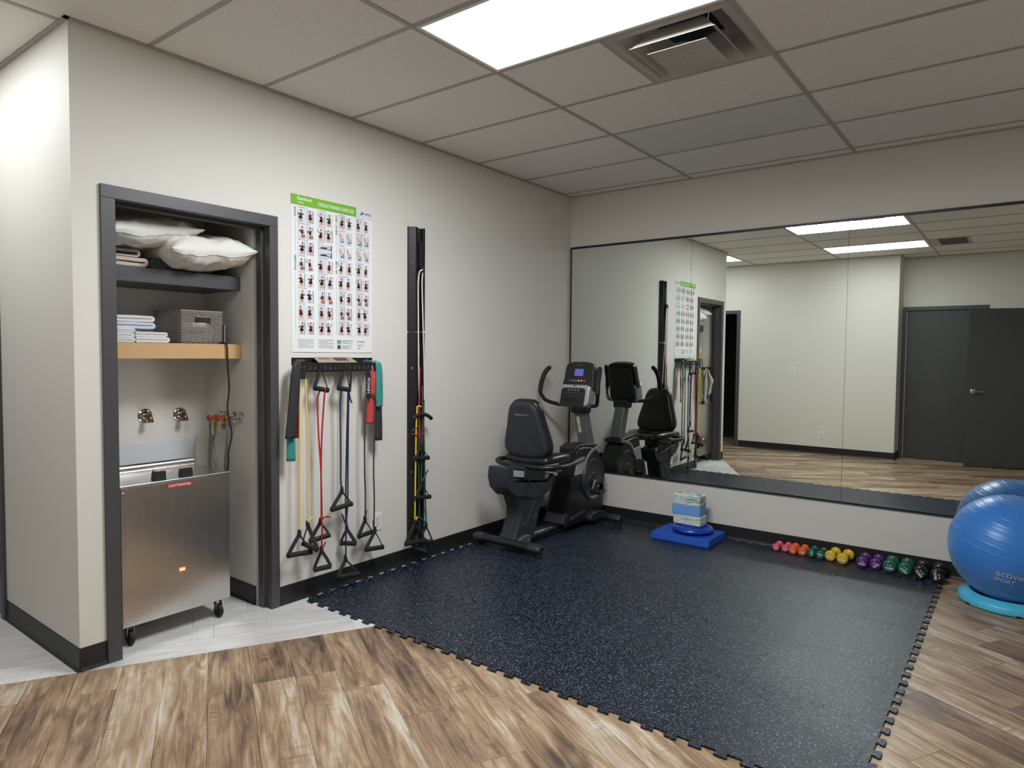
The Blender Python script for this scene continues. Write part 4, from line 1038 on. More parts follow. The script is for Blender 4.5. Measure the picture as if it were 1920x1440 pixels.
# grey card and cable beside the basket
o = MB().box(-0.50, -0.30, -3.252, -3.246, 1.5195, 1.63).build('plastic_card', mat('grey plastic', (150, 150, 150), 0.4), bevel=0.001); tag(o, 'thin grey plastic panel standing right of the basket', 'panel')
o = MB().tube(cr([(-0.33, -3.30, 1.5265), (-0.28, -3.288, 1.527), (-0.25, -3.272, 1.523), (-0.246, -3.266, 1.49), (-0.246, -3.264, 1.40), (-0.246, -3.256, 1.26), (-0.246, -3.268, 1.15), (-0.246, -3.250, 1.05), (-0.246, -3.244, 0.99), (-0.246, -3.266, 0.885), (-0.25, -3.262, 0.84), (-0.30, -3.255, 0.70), (-0.36, -3.26, 0.45), (-0.45, -3.26, 0.30)], 5), 0.0048, 8).build('power_cable', M_blackr)
tag(o, 'black power cable hanging down from the wooden shelf', 'cable')

# wall pipe stubs
def stub(label, y, z):
    t = thing('pipe_stub', (CX0, y, z), label, 'pipe', 'capped pipes on the closet wall')
    MB().lathe([(0.0, 0.001), (0.042, 0.001), (0.040, 0.006), (0.033, 0.010), (0.030, 0.008), (0.024, 0.016), (0.016, 0.020), (0.016, 0.03), (0, 0.03)], (CX0, y, z), 'x', 28).build('escutcheon', M_chrome, t)
    MB().tube(cr([(CX0 + 0.02, y, z), (CX0 + 0.05, y, z), (CX0 + 0.064, y, z - 0.006), (CX0 + 0.068, y, z - 0.03)], 4), [0.013] * 9 + [0.015] * 4, 14).build('elbow', M_bronze, t)
    MB().tube([(CX0 + 0.068, y, z - 0.022), (CX0 + 0.068, y, z - 0.034)], 0.018, 14).build('collar', M_bronze, t)
stub('left capped bronze pipe on the closet back wall', -3.538, 1.098); stub('right capped bronze pipe on the closet back wall', -3.335, 1.094)

# washer taps on the right closet wall with braided hoses
M_braid = mat('braided steel', (150, 148, 142), 0.35, 1.0, bump=0.8, bscale=700)
def tap(label, x, z, xe):
    t = thing('water_tap', (x, CY1, z), label, 'tap', 'taps on the closet side wall')
    MB().lathe([(0.0, -0.001), (0.036, -0.001), (0.034, -0.006), (0.022, -0.012), (0.012, -0.015), (0, -0.015)], (x, CY1, z), 'y', 24).build('escutcheon', M_chrome, t)
    b = MB(); b.tube([(x, CY1 - 0.01, z), (x, CY1 - 0.08, z)], 0.010, 12); b.tube([(x, CY1 - 0.045, z), (x, CY1 - 0.062, z)], 0.015, 6)
    b.tube([(x, CY1 - 0.07, z + 0.004), (x, CY1 - 0.07, z - 0.035)], 0.010, 12); b.tube([(x, CY1 - 0.07, z - 0.03), (x, CY1 - 0.07, z - 0.052)], 0.014, 6); b.tube([(x, CY1 - 0.07, z - 0.05), (x, CY1 - 0.07, z - 0.068)], 0.0095, 12)
    b.build('valve_body', M_brass, t)
    b = MB(); b.tube([(x, CY1 - 0.075, z), (x, CY1 - 0.108, z)], 0.006, 10); b.lathe([(0.0, -0.100), (0.017, -0.102), (0.019, -0.108), (0.017, -0.114), (0, -0.116)], (x, CY1, z), 'y', 12)
    b.build('red_knob', mat('red knob', (170, 26, 34), 0.35), t)
tap('red-knobbed brass tap feeding the inner hose', -0.430, 1.083, 0); tap('red-knobbed brass tap nearest the closet opening', -0.335, 1.083, 0)
def hose(label, pts):
    t = thing('braided_hose', pts[-1], label, 'hose', 'braided hoses')
    MB().tube(cr(pts, 6), 0.0085, 10).build('braid', M_braid, t)
    p = Vector(pts[0])
    if p.y > CY1 - 0.02:
        MB().lathe([(0.0, -0.001), (0.034, -0.001), (0.032, -0.006), (0.02, -0.011), (0.011, -0.014), (0, -0.014)], (p.x, CY1, p.z), 'y', 24).build('escutcheon', M_chrome, t)
    else: MB().tube([p + Vector((0, 0, 0.012)), p - Vector((0, 0, 0.02))], 0.0125, 8).build('end_nut', M_chrome, t)
hose('braided steel hose deepest in the closet', [(-0.498, CY1 - 0.012, 1.085), (-0.499, -3.215, 1.082), (-0.500, -3.234, 1.05), (-0.502, -3.235, 0.96), (-0.508, -3.236, 0.85), (-0.505, -3.236, 0.70), (-0.505, -3.236, 0.50)])
hose('braided steel hose hanging from the inner tap', [(-0.430, CY1 - 0.07, 1.003), (-0.462, -3.242, 0.94), (-0.462, -3.24, 0.88), (-0.43, -3.236, 0.79), (-0.41, -3.236, 0.6), (-0.41, -3.236, 0.4)])
hose('braided steel hose hanging beside the black cable', [(-0.262, CY1 - 0.012, 1.088), (-0.275, -3.215, 1.088), (-0.296, -3.236, 1.06), (-0.306, -3.238, 0.96), (-0.325, -3.236, 0.85), (-0.342, -3.236, 0.72), (-0.36, -3.236, 0.5)])
# white panel behind the unit
o = MB().box(CX0 + 0.012, CX0 + 0.02, -3.93, -3.255, 0.115, 0.943).build('white_board', mat('white melamine', (214, 216, 220), 0.35), bevel=0.001); tag(o, 'white board leaning behind the steel heating unit', 'board')

# ------------------------------------------------------------------ stainless heating unit on castors
hx1, hx0, hy0, hy1 = -0.085, -0.50, -3.918, -3.352
t = thing('heating_unit', ((hx0 + hx1) / 2, (hy0 + hy1) / 2, 0), 'stainless steel hot pack heating unit on castors in the closet', 'heating unit')
MB().box(hx0, hx1, hy0, hy1, 0.105, 0.800).build('body', M_steel, t, bevel=0.004, seg=3)
MB().box(hx0 + 0.006, hx1 + 0.001, hy0 + 0.006, hy0 + 0.020, 0.12, 0.78).build('corner_strip', M_steel, t, bevel=0.002)
lid = MB().box(hx0 - 0.004, hx1 + 0.006, hy0 - 0.006, hy1 + 0.006, 0.8005, 0.815).build('lid', M_steel, t, bevel=0.005)
b = MB(); b.prism(smooth_poly([(hx0 + 0.005, 0.816), (hx0 + 0.008, 0.845), (hx0 + 0.030, 0.856), (hx0 + 0.048, 0.845), (hx0 + 0.05, 0.816)], 3), 'y', hy0 + 0.10, -3.36); b.build('hinge_cover', M_steel, lid)
for y in (-3.708, -3.568):
    MB().prism([(y - 0.030, 0.815), (y + 0.030, 0.815), (y + 0.027, 0.856), (y - 0.024, 0.856)], 'x', -0.165, -0.120).build('handle_support', M_black, lid, bevel=0.002)
MB().box(-0.160, -0.125, -3.732, -3.543, 0.856, 0.863).build('handle_bar', mat('pink steel', (214, 190, 190), 0.3, 0.6), lid, bevel=0.002)
for i in range(12):
    y = -3.728 + i * 0.0155
    MB().add([(-0.124, y, 0.8566), (-0.124, y + 0.006, 0.8566), (-0.124, y + 0.010, 0.8625), (-0.124, y + 0.004, 0.8625)], [(0, 1, 2, 3)]).build('warning_stripe', mat('warning red', (190, 60, 60), 0.5), lid, smooth=0)
lb = MB(); pr_ = rrect(0.134, 0.021, 0.003, 3, (-3.628, 0.780)); lb.prism(pr_, 'x', hx1 + 0.0002, hx1 + 0.0012)
# name plate sits just below the lid
lb = lb.build('name_plate', mat('plate red', (186, 34, 34), 0.4), t)
lettering('CHATTANOOGA', 0.0175, (hx1 + 0.0016, -3.628, 0.780), (0, 1, 0), (0, 0, 1), M_white, lb, fit=0.118, bold=0.02)
lp = MB(); lp.prism(rrect(0.032, 0.019, 0.004, 3, (-3.620, 0.332)), 'x', hx1 + 0.0, hx1 + 0.003)
lp.build('pilot_lamp', mat('pilot lamp', (230, 110, 84), 0.3, emit=(255, 130, 80), estr=0.5), t)
for dy in (-0.007, 0.005): MB().prism(rrect(0.008, 0.01, 0.003, 2, (-3.620 + dy, 0.332)), 'x', hx1 + 0.003, hx1 + 0.004).build('lamp_element', mat('lamp glow', (255, 220, 190), 0.3, emit=(255, 190, 140), estr=1.2), t)
MB().box(-0.30, -0.27, hy1, hy1 + 0.022, 0.66, 0.70).build('thermostat_knob', M_black, t, bevel=0.003)
for (x, y) in ((hx1 - 0.055, hy0 + 0.05), (hx1 - 0.055, hy1 - 0.05), (hx0 + 0.055, hy0 + 0.05), (hx0 + 0.055, hy1 - 0.05)):
    c = thing('castor', (x, y, 0), None, None); put(c, t); c.location = (x, y, 0); c.parent = t; c.matrix_parent_inverse = wm(t).inverted()
    MB().prism([(x - 0.022, 0.105), (x + 0.022, 0.105), (x + 0.03, 0.05), (x + 0.012, 0.038), (x - 0.006, 0.085)], 'y', y - 0.017, y - 0.014).build('fork', M_chrome, c)
    MB().prism([(x - 0.022, 0.105), (x + 0.022, 0.105), (x + 0.03, 0.05), (x + 0.012, 0.038), (x - 0.006, 0.085)], 'y', y + 0.014, y + 0.017).build('fork', M_chrome, c)
    MB().lathe([(0, -0.012), (0.016, -0.012), (0.034, -0.010), (0.038, -0.004), (0.038, 0.004), (0.034, 0.010), (0.016, 0.012), (0, 0.012)], (x + 0.018, y, 0.038), 'y', 22).build('wheel', M_blackr, c)

# apron on a hook on the closet's left wall (seen in the mirror)
t = thing('wall_hook', (-0.20, CY0, 1.30), 'small black wall hook rail in the closet, seen in mirror', 'hook')
MB().box(-0.28, -0.145, CY0 + 0.0005, CY0 + 0.012, 1.285, 1.315).build('hook_rail', M_black, t, bevel=0.002)
MB().tube(cr([(-0.17, CY0 + 0.012, 1.29), (-0.17, CY0 + 0.04, 1.285), (-0.17, CY0 + 0.055, 1.30), (-0.17, CY0 + 0.055, 1.335)], 4), 0.005, 8).build('peg', M_black, t)
b = MB(); v = []; nI, nJ = 16, 24
for i in range(nI + 1):
    for j in range(nJ + 1):
        s_ = i / nI; q = j / nJ
        wdt = 0.02 + 0.115 * min(1, q * 2.2) * (1 - 0.45 * max(0, q - 0.55) / 0.45)
        x = -0.18 + (s_ - 0.5) * 2 * wdt * 0.72; y = CY0 + 0.05 + 0.016 * math.sin(s_ * 15 + q * 3) * min(1, q * 3 + 0.2) + 0.012 * math.sin(q * 6)
        z = 1.308 - q * (0.43 + 0.06 * math.sin(s_ * 5)); v.append((x, y, z))
b.add(v, [(i * (nJ + 1) + j, i * (nJ + 1) + j + 1, (i + 1) * (nJ + 1) + j + 1, (i + 1) * (nJ + 1) + j) for i in range(nI) for j in range(nJ)])
o = b.build('canvas_apron', mat('beige canvas', (196, 188, 174), 0.9, bump=0.3, bscale=500), None, smooth=60); o.modifiers.new('thickness', 'SOLIDIFY').thickness = 0.002
tag(o, 'crumpled beige canvas apron on a closet hook, seen in mirror', 'apron')

# ------------------------------------------------------------------ recumbent exercise bike
BX = 0.372
bk = thing('exercise_bike', (BX, -0.85, MT), 'black and grey recumbent exercise bike in the mirror corner', 'exercise bike')
M_bd = mat('bike dark plastic', (44, 46, 52), 0.42); M_bb = mat('bike black plastic', (26, 27, 30), 0.38); M_bg = mat('bike grey plastic', (78, 80, 84), 0.45)
M_mast = mat('bike mast grey', (112, 114, 116), 0.4, 0.3); M_sil = mat('bike silver', (188, 190, 192), 0.3, 0.55); M_vin = mat('black vinyl', (24, 24, 26), 0.32)
def foot_bar(y, hw, r, ends):
    f_ = MB().tube([(BX - hw, y, 0.062 + MT), (BX + hw, y, 0.062 + MT)], r * 0.85, 14, sy=r * 1.25, up=(0, 0, 1)).build('foot_bar', M_bb, bk, bevel=0.004)
    for s_ in (-1, 1):
        x = BX + s_ * hw
        MB().tube([(x - s_ * 0.09, y, 0.064 + MT), (x - s_ * 0.02, y, 0.064 + MT), (x + s_ * 0.012, y, 0.058 + MT)], [r * 0.98, r * 0.98, r * 0.8], 14, sy=[r * 1.4, r * 1.4, r * 1.15], up=(0, 0, 1)).build('end_cap', M_bg if ends else M_bd, f_, bevel=0.004)
        MB().lathe([(0, 0.0), (0.026, 0.0), (0.030, 0.004), (0.028, 0.04), (0, 0.04)], (x - s_ * 0.015, y, MT), 'z', 16).build('levelling_foot', M_blackr, f_)
    return f_
foot_bar(-1.415, 0.30, 0.035, False); foot_bar(-0.235, 0.31, 0.030, False)
MB().tube([(BX, -1.40, 0.068), (BX, -0.62, 0.068)], 0.036, 14, sy=0.05, up=(0, 0, 1)).build('base_tube', M_bb, bk)
MB().prism(smooth_poly([(-1.40, 0.095), (-1.40, 0.05), (-1.27, 0.05), (-1.24, 0.10), (-1.30, 0.118)], 3), 'x', BX - 0.10, BX + 0.10).build('foot_cover', M_bg, bk, bevel=0.008)
# rear post
pp = [(-1.455, 0.10), (-1.17, 0.06), (-1.14, 0.16), (-1.09, 0.30), (-1.05, 0.40), (-1.40, 0.44), (-1.365, 0.34), (-1.37, 0.24), (-1.41, 0.16)]
pp = [(-1.43, 0.09), (-1.165, 0.06), (-1.10, 0.24), (-1.05, 0.40), (-1.40, 0.43), (-1.345, 0.32), (-1.345, 0.25)]
post = MB().prism(pp, 'x', BX - 0.075, BX + 0.075).build('rear_post', M_bd, bk, bevel=0.022, seg=3)
lettering('330.R', 0.026, (BX + 0.0765, -1.165, 0.235), (0, 1, 0.06), (0, -0.06, 1), mat('grey lettering', (120, 122, 126), 0.5), post, shear=0.2)
MB().tube([(BX + 0.0755, -1.16, 0.385), (BX + 0.0765, -1.235, 0.25), (BX + 0.0765, -1.265, 0.215), (BX + 0.0765, -1.32, 0.20), (BX + 0.0755, -1.395, 0.195)], 0.0012, 5).build('seam', mat('seam grey', (90, 92, 96), 0.5), post)
# rail cover (boat shaped) and rail
rc = [(-1.535, 0.655), (-1.548, 0.58), (-1.525, 0.50), (-1.45, 0.435), (-1.33, 0.40), (-1.18, 0.375), (-1.07, 0.370), (-0.99, 0.405), (-0.94, 0.455), (-0.915, 0.52), (-0.925, 0.535), (-1.0, 0.50), (-1.02, 0.478), (-1.44, 0.530), (-1.455, 0.60), (-1.46, 0.650)]
MB().prism(rc, 'x', BX - 0.088, BX + 0.088).build('rail_cover', M_bd, bk, bevel=0.012, seg=3)
rl = MB()
for dx in (-0.05, 0.05):
    rl.prism([(-1.50, 0.585), (-0.96, 0.487), (-0.96, 0.532), (-1.50, 0.635)], 'x', BX + dx - 0.02, BX + dx + 0.02)
rl.build('seat_rail', mat('rail aluminium', (196, 198, 200), 0.4, 0.35), bk, bevel=0.006)
MB().prism([(-1.30, 0.53), (-1.03, 0.485), (-1.02, 0.60), (-1.06, 0.632), (-1.28, 0.640), (-1.31, 0.62)], 'x', BX - 0.075, BX + 0.075).build('seat_carriage', M_bb, bk, bevel=0.008)
MB().tube(cr([(BX + 0.06, -1.29, 0.62), (BX + 0.085, -1.31, 0.585), (BX + 0.098, -1.285, 0.54), (BX + 0.10, -1.265, 0.47), (BX + 0.10, -1.285, 0.425), (BX + 0.10, -1.33, 0.415), (BX + 0.088, -1.37, 0.43)], 5), 0.005, 8).build('sensor_cable', M_blackr, bk)
MB().tube([(BX + 0.06, -1.05, 0.575), (BX + 0.16, -1.03, 0.575), (BX + 0.215, -1.02, 0.582)], [0.008, 0.008, 0.011], 10).build('seat_lever', M_bg, bk)
# seat
sp = smooth_poly([(-0.205, -1.18), (-0.215, -1.02), (-0.205, -0.90), (-0.165, -0.80), (-0.09, -0.765), (0.0, -0.795), (0.09, -0.765), (0.165, -0.80), (0.205, -0.90), (0.215, -1.02), (0.205, -1.18), (0.10, -1.205), (-0.10, -1.205)], 4)
b = MB(); cx, cy = 0, -1.0; rings = [(0.90, 0.628), (0.985, 0.633), (1.0, 0.648), (0.99, 0.668), (0.93, 0.682), (0.72, 0.687), (0.4, 0.682), (0.0, 0.678)]
v = []; n = len(sp)
for s_, z in rings:
    for (x, y) in sp: v.append((BX + x * s_, cy + (y - cy) * s_, z + (0.018 * (abs(x) / 0.2) ** 2 if s_ < 0.95 else 0.012 * (abs(x) / 0.2) ** 2) - 0.02 * max(0, (y + 0.9)) ))
f = [(i * n + k, i * n + (k + 1) % n, (i + 1) * n + (k + 1) % n, (i + 1) * n + k) for i in range(len(rings) - 1) for k in range(n)] + [tuple(range(n - 1, -1, -1))]
b.add(v, f); b.build('seat', M_vin, bk, smooth=60)
# backrest
tilt = math.radians(9)
bo = smooth_poly([(-0.085, 0.455), (0.0, 0.462), (0.085, 0.455), (0.132, 0.405), (0.165, 0.28), (0.205, 0.13), (0.20, 0.06), (0.14, 0.012), (0.0, 0.0), (-0.14, 0.012), (-0.20, 0.06), (-0.205, 0.13), (-0.165, 0.28), (-0.132, 0.405)], 4)
bM = Matrix.Translation((BX, -1.145, 0.672)) @ Matrix.Rotation(tilt, 4, 'X')
def bshape(layers):
    b = MB(); v = []; n = len(bo); c0 = (0, 0.22)
    for s_, yy in layers:
        for (x, z) in bo: v.append((c0[0] + (x - c0[0]) * s_, yy, c0[1] + (z - c0[1]) * s_))
    m_ = len(layers)
    b.add(v, [(i * n + k, i * n + (k + 1) % n, (i + 1) * n + (k + 1) % n, (i + 1) * n + k) for i in range(m_ - 1) for k in range(n)] + [tuple(range(n - 1, -1, -1)), tuple((m_ - 1) * n + k for k in range(n))])
    return b.move(bM)
br = bshape([(0.93, -0.015), (1.0, -0.008), (1.02, 0.012), (1.015, 0.034), (0.97, 0.052), (0.85, 0.06), (0.5, 0.062)]).build('backrest', M_vin, bk, smooth=60)
bsl = bshape([(0.80, -0.050), (0.90, -0.047), (0.955, -0.036), (0.965, -0.014)]).build('back_shell', M_bd, br, smooth=40)
p = bM @ Vector((0, -0.0515, 0.355)); ax = bM.to_3x3()
lettering('FREEMOTION', 0.0165, p, ax @ Vector((1, 0, 0)), ax @ Vector((0, 0, 1)), mat('pale lettering', (170, 172, 176), 0.4), bsl, sx=1.25)
for zz in (0.405, 0.03):
    MB().lathe([(0, -0.0525), (0.006, -0.0525), (0.006, -0.046)], (0, 0, 0), 'y', 12).move(bM @ Matrix.Translation((0, 0, zz))).build('screw_recess', M_dark, bsl)
for dx in (-0.06, 0.06):
    MB().box(BX + dx - 0.014, BX + dx + 0.014, -1.19, -1.165, 0.60, 0.74).build('back_bracket', M_bb, bk, bevel=0.003)
# side handlebars running around the seat
hb = [(BX + 0.282, -0.90, 0.640), (BX + 0.285, -0.98, 0.634), (BX + 0.288, -1.08, 0.630), (BX + 0.275, -1.18, 0.634), (BX + 0.20, -1.245, 0.630), (BX + 0.08, -1.26, 0.628), (BX - 0.08, -1.26, 0.628), (BX - 0.20, -1.25, 0.632), (BX - 0.275, -1.19, 0.640), (BX - 0.288, -1.08, 0.638), (BX - 0.285, -0.98, 0.636), (BX - 0.282, -0.90, 0.640)]
h_ = MB().tube(cr(hb, 6), 0.0185, 12).build('side_handlebar', M_bb, bk)
for s_ in (1, -1):
    MB().tube([(BX + s_ * 0.282, -0.92, 0.639), (BX + s_ * 0.282, -0.80, 0.656)], 0.0215, 12).build('pulse_grip', M_bg if s_ > 0 else M_bb, h_, bevel=0.004)
MB().prism(rrect(0.05, 0.04, 0.015, 4, (BX + 0.0, 0.625)), 'y', -1.27, -1.22).build('bar_clamp', M_bb, bk, bevel=0.004)
# flywheel shroud
so = [(-0.795, 0.105), (-0.735, 0.06), (-0.40, 0.055), (-0.16, 0.10), (-0.135, 0.20), (-0.125, 0.37), (-0.155, 0.50), (-0.215, 0.62), (-0.27, 0.668), (-0.40, 0.690), (-0.50, 0.700), (-0.56, 0.690), (-0.585, 0.665), (-0.60, 0.56), (-0.615, 0.46)]
shr = MB().prism(so, 'x', BX - 0.092, BX + 0.092).build('flywheel_shroud', M_bb, bk, bevel=0.018, seg=3)
lettering('FREEMOTION', 0.036, (BX + 0.0935, -0.575, 0.135), (0, 1, 0.12), (0, -0.12, 1), mat('grey lettering', (120, 122, 126), 0.5), shr, sx=1.1)
rb = MB()
for i in range(26):
    z = 0.19 + i * 0.0105; y = -0.735 + (z - 0.19) * 0.37
    rb.box(BX - 0.093, BX + 0.0955, y - 0.050 + (0.002), y + 0.14 - i * 0.0018, z, z + 0.0045)
rb.build('vent_rib', M_bb, shr); shr.children[-1]['kind'] = 'stuff'
MB().prism([(-0.805, 0.10), (-0.74, 0.055), (-0.70, 0.16), (-0.755, 0.185)], 'x', BX - 0.094, BX + 0.094).build('rear_guard', M_bd, shr, bevel=0.006)
# silver side panels and arched trim
for s_ in (1, -1):
    x0, x1 = (BX + 0.088, BX + 0.0965) if s_ > 0 else (BX - 0.0965, BX - 0.088)
    MB().prism([(-0.625, 0.475), (-0.50, 0.475), (-0.455, 0.585), (-0.585, 0.60)], 'x', x0, x1).build('silver_panel', M_sil, shr, bevel=0.003)
    pth = cr([(BX + s_ * 0.094, -0.47, 0.50), (BX + s_ * 0.0945, -0.445, 0.575), (BX + s_ * 0.095, -0.39, 0.63), (BX + s_ * 0.095, -0.31, 0.665), (BX + s_ * 0.095, -0.215, 0.682)], 5)
    MB().tube(pth, 0.005, 8, sy=0.016, up=(1, 0, 0)).build('arched_trim', mat('trim silver', (160, 166, 166), 0.35, 0.4), shr)
    xd = BX + s_ * 0.092
    MB().lathe([(0.0, 0.004 * s_), (0.15, 0.004 * s_), (0.165, 0.016 * s_), (0.175, 0.016 * s_), (0.180, 0.0)], (xd, -0.325, 0.405), 'x', 40).build('side_disc', M_bd, shr)
    MB().lathe([(0.0, 0.020 * s_), (0.04, 0.020 * s_), (0.065, 0.010 * s_), (0.07, 0.002 * s_)], (xd, -0.325, 0.395), 'x', 30).build('crank_cover', M_bb, shr)
# cap on top of the shroud
MB().prism([(-0.60, 0.655), (-0.595, 0.70), (-0.52, 0.725), (-0.35, 0.715), (-0.23, 0.700), (-0.215, 0.66)], 'x', BX - 0.083, BX + 0.083).build('top_tray', M_bb, shr, bevel=0.012)
for k in range(5): MB().box(BX + 0.02 + k * 0.012, BX + 0.026 + k * 0.012, -0.603, -0.6005, 0.655 + (k % 2) * 0.004, 0.667 + (k % 2) * 0.004).build('red_mark', mat('mark red', (150, 40, 36), 0.5), shr)
# cranks and pedals
for s_, an in ((1, 2.1), (-1, 2.1 + math.pi)):
    x = BX + s_ * 0.115; c0 = Vector((x, -0.325, 0.395)); c1 = c0 + Vector((s_ * 0.01, math.cos(an) * 0.12, math.sin(an) * 0.075))
    c1 = c0 + Vector((s_ * 0.012, math.cos(an) * 0.11, -math.sin(an) * 0.09 if s_ > 0 else math.sin(an) * -0.09))
    ck = MB().tube([c0, c1], [0.018, 0.014], 10).build('crank', M_mast, bk, bevel=0.003)
    c2 = c1 + Vector((s_ * 0.055, 0, 0))
    MB().cyl(c1, c1 + Vector((s_ * 0.11, 0, 0)), 0.008, 10).build('axle', M_chrome, ck)
    pdl = MB(); pdl.prism(rrect(0.10, 0.035, 0.012, 4, (c2.y, c2.z)), 'x', min(c1.x, c1.x + s_ * 0.10) + 0.01 * (s_ < 0), max(c1.x, c1.x + s_ * 0.10))
    pdl.build('pedal', M_bb, ck, bevel=0.005)
    MB().tube(cr([(c2.x, c2.y - 0.045, c2.z + 0.012), (c2.x, c2.y - 0.02, c2.z + 0.065), (c2.x, c2.y + 0.02, c2.z + 0.068), (c2.x, c2.y + 0.045, c2.z + 0.012)], 5), 0.0025, 6, sy=0.026, up=(0, 0.3, 1)).build('pedal_strap', M_vin, ck)
# mast
mw = 0.055
b = MB(); q0, q1 = Vector((0, -0.285, 0.69)), Vector((0, -0.385, 1.00)); dm = (q1 - q0).normalized(); nm = Vector((0, dm.z, -dm.y))
for_v = []
for q_, hd in ((q0, 0.052), (q1, 0.045)):
    for sx, sy_ in ((-1, -1), (1, -1), (1, 1), (-1, 1)): for_v.append((BX + sx * mw, q_.y + nm.y * sy_ * hd, q_.z + nm.z * sy_ * hd))
b.add(for_v, [(0, 1, 2, 3), (4, 5, 6, 7), (0, 1, 5, 4), (1, 2, 6, 5), (2, 3, 7, 6), (3, 0, 4, 7)])
ms = b.build('mast', M_mast, bk, bevel=0.015, seg=3)
for k, (f0, f1) in enumerate(((0.42, 0.60), (0.66, 0.88))):
    P_ = lambda u_, f_: tuple(Vector((BX + u_, 0, 0)) + q0.lerp(q1, f_) - nm * (0.052 - 0.007 * f_ + 0.0008))
    MB().add([P_(-0.028, f0), P_(0.002, f0), P_(0.002, f1), P_(-0.028, f1)], [(0, 1, 2, 3)]).build('sticker', mat('pale sticker', (206, 204, 180), 0.5), ms, smooth=0)
P_ = lambda u_, f_: tuple(Vector((BX + u_, 0, 0)) + q0.lerp(q1, f_) - nm * (0.052 - 0.007 * f_ + 0.0012))
MB().add([P_(-0.028, 0.61), P_(0.002, 0.61), P_(0.002, 0.65), P_(-0.028, 0.65)], [(0, 1, 2, 3)]).build('sticker', mat('yellow sticker', (222, 200, 60), 0.5), ms, smooth=0)
MB().box(BX - 0.075, BX + 0.075, -0.45, -0.33, 0.975, 1.055).build('mast_collar', M_bb, bk, bevel=0.02, seg=3)
# console: local frame, face towards -y, top leaning away
cM = Matrix.Translation((BX - 0.003, -0.475, 1.03)) @ Matrix.Rotation(math.radians(-14), 4, 'X')
def cprism(poly, y0, y1):
    return MB().prism(poly, 'y', y0, y1).move(cM)
up_ = smooth_poly([(-0.146, 0.14), (-0.144, 0.25), (-0.138, 0.355), (-0.10, 0.388), (0.0, 0.396), (0.10, 0.388), (0.138, 0.355), (0.144, 0.25), (0.146, 0.14), (0.0, 0.135)], 4)
con = cprism(up_, -0.018, 0.045).build('console', M_bb, bk, bevel=0.008)
back = cprism(smooth_poly([(-0.11, 0.02), (-0.12, 0.2), (-0.10, 0.34), (0.10, 0.34), (0.12, 0.2), (0.11, 0.02)], 4), 0.04, 0.085).build('console_back', M_bb, con, bevel=0.02)
lo = cprism(rrect(0.298, 0.185, 0.035, 5, (0, 0.095)), -0.055, 0.05).build('lower_console', M_sil, con, bevel=0.012)
lw = cprism(rrect(0.240, 0.165, 0.03, 5, (-0.008, 0.075)), -0.059, -0.050).build('keypad', M_bb, lo, bevel=0.003)
cprism(rrect(0.086, 0.062, 0.002, 1, (0.0, 0.300)), -0.0195, -0.0178).build('screen', mat('lcd blue', (84, 86, 150), 0.2, emit=(80, 80, 160), estr=0.35), con)
cprism([(-0.03, 0.362), (-0.018, 0.375), (-0.012, 0.364), (0.0, 0.372), (0.03, 0.362), (0.0, 0.366), (-0.012, 0.358)], -0.019, -0.0178).build('red_emblem', mat('mark red', (150, 40, 36), 0.5), con, smooth=0)
for k, c_ in enumerate([(50, 90, 180), (196, 60, 80), (40, 150, 90), (220, 150, 100), (226, 140, 80), (196, 50, 60)]):
    cprism(rrect(0.015, 0.013, 0.003, 2, (-0.078 + k * 0.0285, 0.228)), -0.0205, -0.0178).build('key', mat('key %d' % k, c_, 0.4, emit=c_, estr=0.25), con)
for k in range(4): cprism(rrect(0.014, 0.010, 0.002, 1, (-0.055 + k * 0.032, 0.138)), -0.0605, -0.0588).build('key', mat('grey key', (160, 162, 166), 0.4), lw)
for k in range(11): cprism(rrect(0.006, 0.003, 0.001, 1, (-0.10 + k * 0.0185, 0.114)), -0.0600, -0.0588).build('mark', mat('grey key', (160, 162, 166), 0.4), lw)
cprism(rrect(0.08, 0.004, 0.001, 1, (0.0, 0.088)), -0.0600, -0.0588).build('mark', mat('dim mark', (90, 60, 60), 0.5), lw)
for k in range(4): cprism(rrect(0.16, 0.004, 0.001, 1, (-0.006, 0.036 + k * 0.010)), -0.0612, -0.0585).build('fan_slat', M_bb, lw)
cprism(rrect(0.032, 0.006, 0.002, 2, (0.0, 0.176)), -0.0565, -0.0545).build('slot', M_dark, lo)
# upright handlebars beside the console
for s_ in (-1, 1):
    pts = [(BX + s_ * 0.10, -0.43, 1.045), (BX + s_ * 0.19, -0.47, 1.050), (BX + s_ * 0.255, -0.555, 1.085), (BX + s_ * 0.285, -0.60, 1.155), (BX + s_ * 0.278, -0.585, 1.245), (BX + s_ * 0.268, -0.545, 1.325), (BX + s_ * 0.245, -0.50, 1.372)]
    hh = MB().tube(cr(pts[:4], 6), 0.0165, 12).build('upright_handlebar', M_bb, bk)
    MB().tube(cr(pts[3:], 6), [0.0205] * 16 + [0.019, 0.017, 0.012], 12).build('foam_grip', M_blackr, hh)
# front stabiliser cover
MB().prism(smooth_poly([(-0.42, 0.06), (-0.30, 0.055), (-0.19, 0.06), (-0.17, 0.10), (-0.28, 0.125), (-0.40, 0.12)], 3), 'x', BX - 0.12, BX + 0.14).build('foot_cover', M_bd, bk, bevel=0.01)

